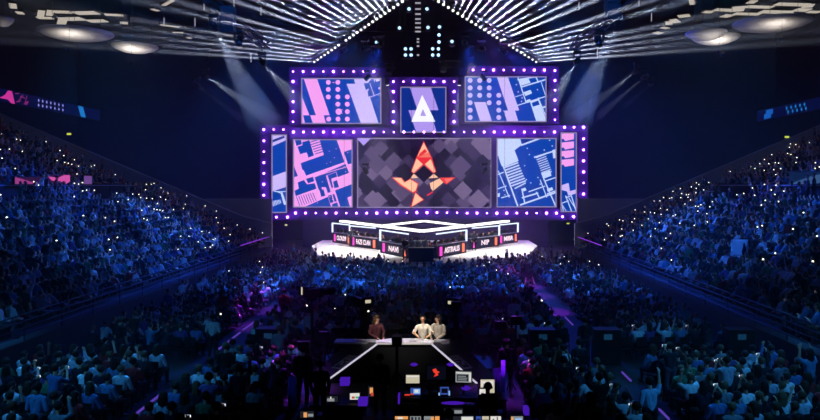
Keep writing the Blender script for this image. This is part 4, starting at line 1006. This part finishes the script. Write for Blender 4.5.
# strips of light along the two aisles
M_strip = emit('aisle_strip_violet', (104, 70, 200), .7)
for i, (u0, v0, u1, v1) in enumerate(((219, 349, 240, 332.5), (243, 330, 257, 320), (137, 413, 160, 395))):
    a, c = on(u0, v0, .03), on(u1, v1, .03); m = (a + c) / 2; q = MB(); q.bar(a - m, c - m, .06, .04)
    tag(q.build('aisle_light_strip', M_strip, None, False, m), f"{['middle','farthest','nearest'][i]} violet light strip on floor of the left aisle", 'floor light')
for i, (u0, v0, u1, v1) in enumerate(((565, 317, 573, 325), (594, 345, 602, 353), (622, 372, 631, 381), (659, 409, 669, 419))):
    a, c = on(u0, v0, .03), on(u1, v1, .03); m = (a + c) / 2; q = MB(); q.bar(a - m, c - m, .05, .04)
    tag(q.build('aisle_light_strip', M_strip, None, False, m), f"{ORD[4 - i] if i < 3 else 'nearest'} violet light dash from the near end of right aisle".replace('fourth', 'farthest'), 'floor light')

# ------------------------------------------------------------------ presenters' desk
M_dface = mat('desk_black', (14, 14, 17), .6, 0, .15)
M_dtop = mat('desk_white_top', (228, 222, 226), .4)
M_lstrip = emit('white_strip_light', (214, 208, 226), .9)
M_wing = mat('wing_grey_print', (150, 150, 158), .6)
YD = 23.2
dz0 = .0
def dk(u, v, Yp=YD): return at(u, v, Yp)
c = Vector((WX(404, YD), YD, 0))
t = thing('presenter_desk', c, 'black trapezoid presenters desk edged with white light strips', 'desk')
zt = WZ(343.2, YD)
A, Bq, Cq, Dq = dk(378, 343.2), dk(431, 343.2), dk(478, 389), dk(322, 389)
zb = .0
for p in (Cq, Dq): p.z = 0.0
q = MB(); pl = [(p.x - c.x, p.z) for p in (A, Bq, Cq, Dq)]; q.prism(pl, 0, .10); q.build('front_panel', M_dface, t)
q = MB()
for p, r in ((A, Dq), (Bq, Cq)): q = MB(); q.bar(p - c + Vector((0, -.03, 0)), r - c + Vector((0, -.03, 0)), .05, .075, up=(0, 1, 0)); q.build('edge_light', M_lstrip, t)
# top: shallow V plan, lit white
q = MB(); top = [(A.x - c.x, 0), (0, 1.05), (Bq.x - c.x, 0), (Bq.x - c.x + .55, .5), (.9, 1.55), (-.9, 1.55), (A.x - c.x - .55, .5)]
q.prism([(A.x - c.x - .05, -.06), (Bq.x - c.x + .05, -.06), (Bq.x - c.x + .1, .3), (.45, .62), (-.45, .62), (A.x - c.x - .1, .3)], zt - .03, zt + .03, 'z'); q.build('top', M_dtop, t)
q = MB(); q.bar((A.x - c.x - 1.5, .55, zt - .06), (A.x - c.x - .1, .5, zt - .06), .5, .06); q.bar((Bq.x - c.x + .1, .5, zt - .06), (Bq.x - c.x + .62, .5, zt - .06), .5, .06); q.build('side_shelf', M_wing, t)
M_print = mat('wing_dark_print', (52, 52, 60), .6); M_pale = mat('wing_pale_print', (168, 168, 172), .6)
for sd in (-1, 1):
    P0, P1 = (A, Dq) if sd < 0 else (Bq, Cq)
    # side wing: a sloped grey panel standing just outside the light strip, printed with block lettering
    d = (P1 - P0); n_ = Vector((sd * .72, .35, .0))
    def wq(s, w): return P0 + d * s + n_ * w - c + Vector((0, .12, 0))
    q = MB(); q.add([wq(.02, .06), wq(.98, .06), wq(.98, 1.0), wq(.02, 1.25)], [(0, 1, 2, 3)], 0); q.add([wq(.02, .06) + Vector((0, .05, 0)), wq(.98, .06) + Vector((0, .05, 0)), wq(.98, 1.0) + Vector((0, .05, 0)), wq(.02, 1.25) + Vector((0, .05, 0))], [(3, 2, 1, 0)], 0)
    q.build('side_wing', M_print if sd < 0 else M_print, t)
    def glyph(poly, m): return [wq(s, w) + Vector((0, -.012, 0)) for s, w in poly]
    q = MB()
    a0, a1 = (.34, .66) if sd < 0 else (.34, .66)
    q.add(glyph([(a0, .10), (a1, .10), (a1, .52), (a0, .52)], 0), [(0, 1, 2, 3)], 0 if sd < 0 else 1)
    def blk(s0, s1, w0, w1): q.add([p + Vector((0, -.006, 0)) for p in glyph([(s0, w0), (s1, w0), (s1, w1), (s0, w1)], 0)], [(0, 1, 2, 3)], 2)
    # C  A  S : three blocky letters
    for (s0, s1, w0, w1) in ((.57, .63, .16, .46), (.52, .57, .16, .24), (.52, .57, .38, .46), (.44, .47, .16, .46), (.47, .50, .30, .36), (.50, .53, .16, .30), (.36, .42, .16, .22), (.36, .42, .28, .34), (.36, .42, .40, .46)): blk(s0, s1, w0, w1)
    q.build('lettering', [M_pale, M_wing, M_print], t)
# the three presenters
rz0 = PI
zf = zt - 1.06
q = MB(); q.prism([(-3.0, .75), (3.0, .75), (3.0, 3.0), (-3.0, 3.0)], 0, zf, 'z'); o = q.build('riser', M_dface, None, False, (c.x, c.y + .1, 0)); tag(o, 'low dark riser the presenters stand on behind the desk', 'riser')
PR = [
    (376.0, 24.4, 'person with long brown hair in maroon blazer at left end of lit desk', dict(stand=True, lean=.10, turn=.6, nod=-.1, arms=[((.25, .16, .24), (.12, .42, .12), (-.5, .7, -.2)), ((.27, .14, .24), (.10, .40, .12), (-.5, .7, -.2))]), dict(top=(70, 34, 42), sleeve='long', hair='long_hair', hairc=(70, 46, 32), bottom=(30, 26, 30), skin=(222, 170, 140)), PI - .25 + .7),
    (423.0, 24.5, 'person in white shirt leaning on the lit desk and looking down', dict(stand=True, lean=.26, nod=-.45, arms=[((.32, .16, .24), (.10, .46, .10), (-.6, .6, -.2))] * 2), dict(top=(236, 226, 208), sleeve='tee', hair='hair', hairc=(24, 20, 18), bottom=(40, 40, 46), skin=(214, 160, 128)), PI),
    (438.5, 24.4, 'person with dark hair in grey beige blazer at the right end of the lit desk', dict(stand=True, lean=.08, turn=-.8, nod=-.1, arms=[((.26, .12, .22), (.12, .40, .12), (-.5, .7, -.2)), ((.27, .16, .24), (.10, .44, .10), (-.5, .7, -.2))]), dict(top=(172, 160, 148), sleeve='long', hair='long_hair', hairc=(26, 20, 20), bottom=(34, 36, 50), skin=(226, 176, 146)), PI - .35),
]
for i, (u, Yp, lb, sp, kw, rz) in enumerate(PR):
    o = person('presenter%d' % i, (WX(u, Yp), Yp, zf), rz, lb, 'presenters at the desk', voxel=.0095, spec=sp, **kw)
    if i != 1:      # the front of the blouse under an open blazer
        o.children[0]['label'] = 'blazer over a paler top'
q = MB(); q.box((0, 0, .012), (.24, .17, .012), rot=Euler((0, 0, .3)).to_matrix()); o = q.build('notes', M_white, None, False, (WX(412, YD + .35), YD + .35, zt + .025)); tag(o, 'white sheets of notes lying on the lit desk', 'paper')
q = MB(); q.box((0, 0, .012), (.24, .17, .012), rot=Euler((0, 0, -.2)).to_matrix()); o = q.build('notes', M_white, None, False, (WX(427, YD + .3), YD + .3, zt + .025)); tag(o, 'white sheets before the person in white shirt', 'paper')

# ------------------------------------------------------------------ production floor in front of the desk
M_scr = {k: emit('display_' + k, rgb, s) for k, rgb, s in (('beige', (214, 204, 176), .85), ('white', (236, 232, 226), .9), ('grey', (150, 156, 158), .8), ('blue', (60, 90, 180), .8), ('dark', (10, 12, 26), .8), ('red', (230, 60, 40), 1.1), ('green', (70, 190, 110), .9), ('redpatch', (206, 70, 56), .9),
    ('sky', (150, 190, 240), 1.0), ('violet', (100, 40, 210), 1.0), ('orange', (236, 160, 90), 1.0), ('ink', (40, 42, 52), .6))}
SL = list(M_scr.keys()); SMT = list(M_scr.values())
def display(u0, v0, u1, v1, Yp, lb, bg, art=(), tilt=0.0, stand=None, name='monitor', yaw=0.0):
    """a monitor whose glass spans those pixels; art = (colour, x0, y0, x1, y1) in fractions from its lower left corner"""
    p = at((u0 + u1) / 2, (v0 + v1) / 2, Yp); w = (u1 - u0) * Yp / F; h = (v1 - v0) * Yp / F
    t = thing(name, p, lb, 'monitor' if name == 'monitor' else name.replace('_', ' ')); t.rotation_euler = (tilt, 0, yaw)
    q = MB(); q.box((0, .03, 0), (w + .05, .05, h + .05)); q.build('casing', M_black, t)
    q = MB(); q.add([(-w / 2, 0, -h / 2), (w / 2, 0, -h / 2), (w / 2, 0, h / 2), (-w / 2, 0, h / 2)], [(0, 1, 2, 3)], SL.index(bg))
    for k, (cl, a, b_, c_, d) in enumerate(art):
        y = -.001 * (k + 1)
        q.add([((a - .5) * w, y, (b_ - .5) * h), ((c_ - .5) * w, y, (b_ - .5) * h), ((c_ - .5) * w, y, (d - .5) * h), ((a - .5) * w, y, (d - .5) * h)], [(0, 1, 2, 3)], SL.index(cl))
    me = bpy.data.meshes.new('display'); me.from_pydata(q.v, [], q.f)
    for m in SMT: me.materials.append(m)
    me.polygons.foreach_set('material_index', q.m); me.update(); link('display', me, t)
    if stand is not None:
        q = MB(); q.box((0, .05, -h / 2 - stand / 2), (.05, .03, stand + .06)); q.box((0, .05, -h / 2 - stand), (.24, .18, .015)); q.build('stand', M_black, t)
    return t
def table(u0, u1, Yp, z, depth, lb):
    x0, x1 = WX(u0, Yp), WX(u1, Yp); t = thing('control_desk', ((x0 + x1) / 2, Yp, 0), lb, 'desk')
    w = x1 - x0
    q = MB(); q.box((0, 0, z - .025), (w, depth, .05)); q.build('top', M_black, t)
    for i in (-1, 1):
        for j in (-1, 1):
            q = MB(); q.box((i * (w / 2 - .05), j * (depth / 2 - .05), (z - .05) / 2), (.05, .05, z - .05)); q.build('leg', M_black, t)
    q = MB(); q.box((0, depth / 2 - .04, z * .55), (w - .1, .02, z * .7)); q.build('modesty_panel', M_black, t)
ZT = .78
def ydesk(v): return (H - ZT) * F / (v - VY)
table(396, 478, 20.6, WZ(396, 20.4), .8, 'middle control desk crowded with monitors in front of the presenters')
ZM = WZ(396, 20.4)
display(406, 375, 419.5, 383.3, 20.5, 'small beige lit monitor on the middle control desk', 'beige', [('white', .05, .75, .95, .92)], stand=.2)
display(410.5, 388, 420.5, 395, 20.4, 'monitor showing a blue and white picture under the beige one', 'blue', [('sky', .3, .2, .95, .85), ('white', .45, .35, .75, .75), ('redpatch', 0, 0, .3, .25)], stand=.02)
display(404, 391, 410, 396, 20.4, 'tiny dark monitor with a red bar beside the blue picture', 'dark', [('red', .1, .1, 1, .35)], stand=.02)
t = display(427, 366, 446, 379.5, 20.8, 'dark monitor with a red flame like mark on middle control desk', 'dark', [], stand=.3)
q = MB(); w, h = 19 * 20.8 / F, 13.5 * 20.8 / F
q.add([(-.12 * 1, -.003, .10), (-.02, -.003, .13), (.02, -.003, .06), (.1, -.003, .02), (.03, -.003, -.02), (.06, -.003, -.07), (-.08, -.003, -.12), (-.03, -.003, -.03), (-.09, -.003, .02)], [(0, 8, 7, 6, 5, 4, 3, 2, 1)]); q.build('mark', M_scr['red'], t)
display(438.5, 386, 450, 395.5, 20.4, 'monitor with blue window frames at right of middle control desk', 'dark', [('blue', .15, .1, .9, .9), ('dark', .25, .25, .8, .75), ('sky', 0, .0, .12, .3), ('sky', .88, .0, 1, .5)], stand=.02)
display(455.5, 371.5, 471.5, 382.5, 20.2, 'grey monitor full of text turned slightly away at the desk end', 'grey', [('ink', .08, .12, .8, .72), ('grey', .14, .2, .7, .28), ('grey', .14, .36, .74, .44), ('grey', .14, .52, .66, .6), ('white', .86, .1, .96, .9), ('white', .05, .82, .95, .92)], stand=.35, yaw=-.12)
display(480.5, 379.5, 494.5, 393, 19.9, 'large cream monitor with an operator silhouetted before it', 'beige', [('white', .05, .5, .9, .9), ('ink', .2, .55, .24, .7)], stand=.05)
display(479.5, 389, 485.5, 395.5, 19.7, 'small cream monitor left of the operator', 'white', [('ink', .2, .3, .8, .4)], stand=.02)
table(476, 506, 19.9, WZ(397, 19.8), .7, 'small control desk under the cream monitors')
table(312, 366, 19.7, WZ(402, 19.6), .8, 'left control desk with one lit tablet')
display(350, 393.2, 359.5, 399.6, 19.6, 'white tablet monitor with red and green squares on left control desk', 'white', [('redpatch', .2, .15, .5, .5), ('green', .58, .15, .92, .5)], stand=.06, yaw=.1)
# lighting console with lit keys, front left
p = at(344, 416, 18.6); t = thing('lighting_console', p, 'lighting console with rows of lit pale keys', 'console')
q = MB(); q.box((0, 0, -.06), (.98, .5, .1), rot=Euler((.75, 0, 0)).to_matrix()); q.build('body', M_black, t)
M_key = emit('console_key_glow', (196, 200, 182), .75)
rt = Euler((.75, 0, 0)).to_matrix()
for bk, (x, y, nx, ny, kw_, kh) in enumerate(((-.36, .08, 4, 2, .045, .05), (-.36, -.1, 5, 3, .036, .04), (-.08, .0, 4, 5, .04, .055), (.13, .0, 3, 5, .045, .055), (.33, .0, 4, 6, .035, .045))):
    q = MB()
    for i in range(nx):
        for j in range(ny): q.box(rt @ Vector((x + (i - (nx - 1) / 2) * (kw_ + .012), y + (j - (ny - 1) / 2) * (kh + .014), -.004)), (kw_, kh, .012), rot=rt)
    q.build('key_bank', M_key, t)
table(312, 376, 18.7, p.z - .16, .7, 'desk under the lighting console')
# bottom row of lit monitors
table(388, 540, 18.0, WZ(424, 17.9), .6, 'long front control desk along the bottom edge of the photo')
for u0, u1, bg, ar, lb in ((395, 408, 'orange', [('ink', 0, 0, 1, .55), ('white', .2, .6, .6, .9)], 'first'), (410, 421, 'grey', [('ink', .1, .1, .3, .9), ('ink', .45, .1, .6, .9), ('ink', .75, .1, .9, .9)], 'second'), (424, 434, 'grey', [('orange', .7, .2, 1, .9), ('ink', .1, 0, .6, .5)], 'third'), (435, 439.5, 'orange', [], 'fourth'),
                           (453, 460, 'ink', [], 'fifth'), (461, 473.5, 'grey', [('white', .05, .1, .95, .9)], 'sixth'), (476, 481, 'blue', [('ink', .2, .2, .8, .6)], 'seventh'), (482, 489, 'beige', [('ink', 0, .3, 1, .5)], 'eighth'), (490.5, 501, 'white', [('ink', .2, .1, .35, .6), ('ink', .6, .3, .7, .9)], 'ninth'), (511, 523, 'grey', [('orange', 0, .2, .2, .9), ('sky', .35, .2, .9, .7)], 'tenth')):
    display(u0, 416.3, u1, 423, 17.9, f'{lb} lit monitor from the left in the row along the bottom edge', bg, ar)
display(444, 408.5, 463, 414, 18.4, 'monitor showing a stage picture, above the bottom row', 'ink', [('beige', .05, .3, .35, .6), ('white', .28, .35, .4, 1), ('grey', .55, .1, .95, .7)], stand=.2)
display(300, 411, 314, 418, 18.2, 'monitor with an orange lit picture at far left of the production floor', 'ink', [('orange', .25, .1, .5, .8), ('grey', .55, .2, .95, .6)], stand=.4)
display(326, 396, 338, 402, 19.4, 'dim grey monitor at the left of the left control desk', 'ink', [('grey', .1, .1, .7, .6), ('white', .35, .5, .45, .9)], stand=.05)
display(368, 386, 375, 397, 20.0, 'narrow monitor with an orange picture near the left control desk', 'ink', [('orange', .25, .3, .7, .85), ('redpatch', .4, .1, .8, .4)], stand=.3)
# violet practical lamps on the desks
M_vprac = emit('violet_practical', (80, 30, 196), .7)
for u, v, w, h, Yp, lb in ((414, 364.5, 8, 2, 21.2, 'violet glowing lamp left of the red mark monitor'), (450.5, 364.5, 8, 2.2, 21.2, 'violet glowing lamp right of the red mark monitor'), (466, 388, 10, 3.2, 20.3, 'violet glowing pad below the grey text monitor'), (453, 403, 24, 1.6, 19.3, 'long thin violet light line on the middle of production floor'), (363, 402, 9, 5, 19.2, 'violet glowing case by the left control desk'),
                           (526, 411, 5, 5, 18.4, 'violet glowing case at the right of the front control desk'), (345, 382, 9, 5, 20.8, 'violet lit equipment case behind left control desk'), (399, 399, 1.6, 7, 19.3, 'upright violet light at left of the middle control desk')):
    p = at(u, v, Yp); q = MB(); ww, hh = w * Yp / F, h * Yp / F
    if h > 4: q.box((0, 0, 0), (ww, .3, hh)); q.box((0, 0, hh / 2 + .02), (ww * 1.05, .32, .03))
    else: q.lathe((0, 0, 0), [(.3, -.5), (.5, 0), (.3, .5)], 16); q.v = [(a * ww, b_ * .3, c_ * hh) for a, b_, c_ in q.v]
    tag(q.build('practical_lamp', M_vprac, None, False, p), lb, 'lamp')
# operators seen from behind as dark figures
for u, Yp, z, pose, lb in ((488, 18.2, .12, 'lap', 'operator in black silhouetted before the large cream monitor'), (320, 19.3, 0, 'stand', 'operator in black standing at the left control desk'), (430, 18.5, 0, 'typing', 'operator in black seated at the middle control desk'),
                          (449, 16.4, 0, 'typing', 'operator in black seated at the front control desk'), (380, 20.0, 0, 'stand', 'operator in black standing between the left and middle desks'), (507, 22.0, 0, 'stand', 'operator in black standing right of the cream monitors'), (303, 21.0, 0, 'stand', 'operator in black standing near the violet aisle')):
    person(pose, (WX(u, Yp), Yp, z), R.uniform(-.15, .15), lb, None, top=(16, 16, 20), sleeve='long', bottom=(18, 18, 22), hair='hair', hairc=(22, 18, 18))
    if pose != 'stand':
        q = MB(); zz = z
        q.box((0, 0, .345 + zz), (.46, .46, .07)); q.box((0, -.26, .66 + zz), (.44, .06, .4)); q.tube((0, 0, .33 + zz), (0, 0, .1), .03)
        for i in range(5): q.bar((0, 0, .12), (.3 * math.cos(i * 1.257), .3 * math.sin(i * 1.257), .03), .05, .06)
        tag(q.build('office_chair', M_black, None, False, (WX(u, Yp), Yp, 0)), 'black chair of the ' + lb, 'chair')
# broadcast cameras on pedestals and a crane
def tv_camera(u, v, Yp, yaw, lb, scr):
    p = at(u, v, Yp); t = thing('broadcast_camera', (p.x, p.y, 0), lb, 'camera', None, yaw); z = p.z
    q = MB(); q.tube((0, 0, .12), (0, 0, z - .25), .07, .05); q.build('column', M_dark, t)
    for k in range(3):
        a = k * 2.094; q = MB(); q.bar((0, 0, .3), (.55 * math.cos(a), .55 * math.sin(a), .05), .07, .06); q.ball((.55 * math.cos(a), .55 * math.sin(a), .05), .05, 8); q.build('leg', M_dark, t)
    q = MB(); q.box((0, .05, z), (.34, .7, .34)); q.box((0, -.1, z + .2), (.06, .4, .06)); q.box((0, 0, z - .22), (.22, .3, .1)); q.build('body', M_black, t)
    q = MB(); q.tube((0, .4, z), (0, .95, z), .13, .16, 14); q.build('lens', M_black, t)
    q = MB(); q.box((0, -.38, z + .12), (.46, .1, .32)); q.build('viewfinder', M_black, t)
    q = MB(); w, h = scr; q.add([(-w / 2 - .02, -.432, z + .12 - h / 2), (w / 2 - .02, -.432, z + .12 - h / 2), (w / 2 - .02, -.432, z + .12 + h / 2), (-w / 2 - .02, -.432, z + .12 + h / 2)], [(0, 1, 2, 3)]); q.build('display', M_scr['beige'], t)
    q = MB()
    for k in (-1, 1): q.tube((k * .14, -.2, z - .15), (k * .3, -.75, z - .05), .015, n=6)
    q.build('pan_bar', M_dark, t)
tv_camera(364, 303, 26.0, .5, 'broadcast camera on pedestal behind the person in maroon blazer', (.22, .12))
tv_camera(312, 293, 26.0, -.8, 'broadcast camera with a narrow lit finder at the left of the middle block', (.10, .28))
tv_camera(455, 304, 26.0, -.3, 'broadcast camera on pedestal behind the right presenter', (.26, .12))
t = thing('camera_stand', (WX(404, 20.9) - .25, 21.6, 0), 'dark camera on a tall stand right in front of the presenters desk', 'camera')
z = WZ(341, 21.6)
q = MB(); q.box((0, .1, z), (.3, .5, .26)); q.box((0, -.2, z + .08), (.26, .06, .18)); q.build('body', M_black, t); q = MB(); q.tube((0, 0, z - .1), (0, 0, .6), .05); q.build('column', M_black, t)
for k in range(3):
    q = MB(); q.tube((0, 0, .9), (.5 * math.cos(k * 2.094 + .5), .5 * math.sin(k * 2.094 + .5), .02), .03); q.build('leg', M_black, t)
# tall light stands and dark truss posts round the production floor
for u, vt, Yp, lb in ((325, 335, 23.5, 'dark light stand left of the presenters desk'), (456, 305, 24.6, 'dark light stand right of the right presenter'), (500, 325, 22.5, 'dark tripod stand at the right of the production floor'), (516, 320, 22.0, 'tall dark tripod stand beside the right aisle'), (304, 345, 22.0, 'dark tripod stand beside the left aisle')):
    p = at(u, vt, Yp); t = thing('light_stand', (p.x, p.y, 0), lb, 'stand')
    q = MB(); q.tube((0, 0, .5), (0, 0, p.z), .03); q.build('pole', M_dark, t)
    for k in range(3):
        q = MB(); q.tube((0, 0, 1.1), (.5 * math.cos(k * 2.094), .5 * math.sin(k * 2.094), .02), .022); q.build('leg', M_dark, t)
    q = MB(); q.box((0, -.05, p.z), (.36, .2, .26)); q.build('lamp_head', M_black, t)
# upright drapes / cable runs beside the production floor, violet light put into their colour, and equipment boxes with notices
M_drape = mat('drape_violet_light', (120, 70, 190), .9)
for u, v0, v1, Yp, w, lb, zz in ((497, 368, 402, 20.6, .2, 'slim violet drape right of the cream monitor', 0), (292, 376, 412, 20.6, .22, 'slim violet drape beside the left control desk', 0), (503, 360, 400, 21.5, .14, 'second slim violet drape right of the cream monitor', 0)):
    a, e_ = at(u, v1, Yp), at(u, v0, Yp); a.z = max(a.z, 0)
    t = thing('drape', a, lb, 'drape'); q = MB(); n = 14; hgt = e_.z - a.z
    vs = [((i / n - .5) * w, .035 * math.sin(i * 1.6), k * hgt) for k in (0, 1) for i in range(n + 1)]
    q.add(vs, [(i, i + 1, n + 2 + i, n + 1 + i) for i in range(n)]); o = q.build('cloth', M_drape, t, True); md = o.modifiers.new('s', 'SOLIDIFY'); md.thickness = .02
M_note = mat('pale_notice_paper', (190, 180, 170), .8)
for u, v, Yp, lb in ((268, 336, 25.6, 'black equipment case with a pale notice by the left aisle'), (543, 337, 25.6, 'black equipment case with a pale notice by the right aisle'), (608, 337, 25.6, 'black equipment case with a pale notice beyond the right aisle'), (742, 337, 25.6, 'black equipment case with a pale notice at the far right')):
    p = at(u, v, Yp); t = thing('equipment_case', (p.x, p.y, 0), lb, 'case'); hh = max(.5, p.z + .25)
    q = MB(); q.box((0, .3, hh / 2), (.95, .6, hh)); q.build('case', M_black, t); q = MB(); q.box((0, -.008, p.z), (.3, .012, .2)); q.build('notice', M_note, t)
for u, v, w, lb in ((575, 338, 1.0, 'violet lamp standing by the right aisle'),):
    pass

# ------------------------------------------------------------------ thin haze that fills the hall
q = MB(); q.box((XC, 33.0, 12.4), (83.4, 101, 24.6)); o = q.build('haze', haze('hall_haze', .0015)); o['kind'] = 'stuff'; tag(o, 'thin theatrical haze hanging all through the hall', 'haze')
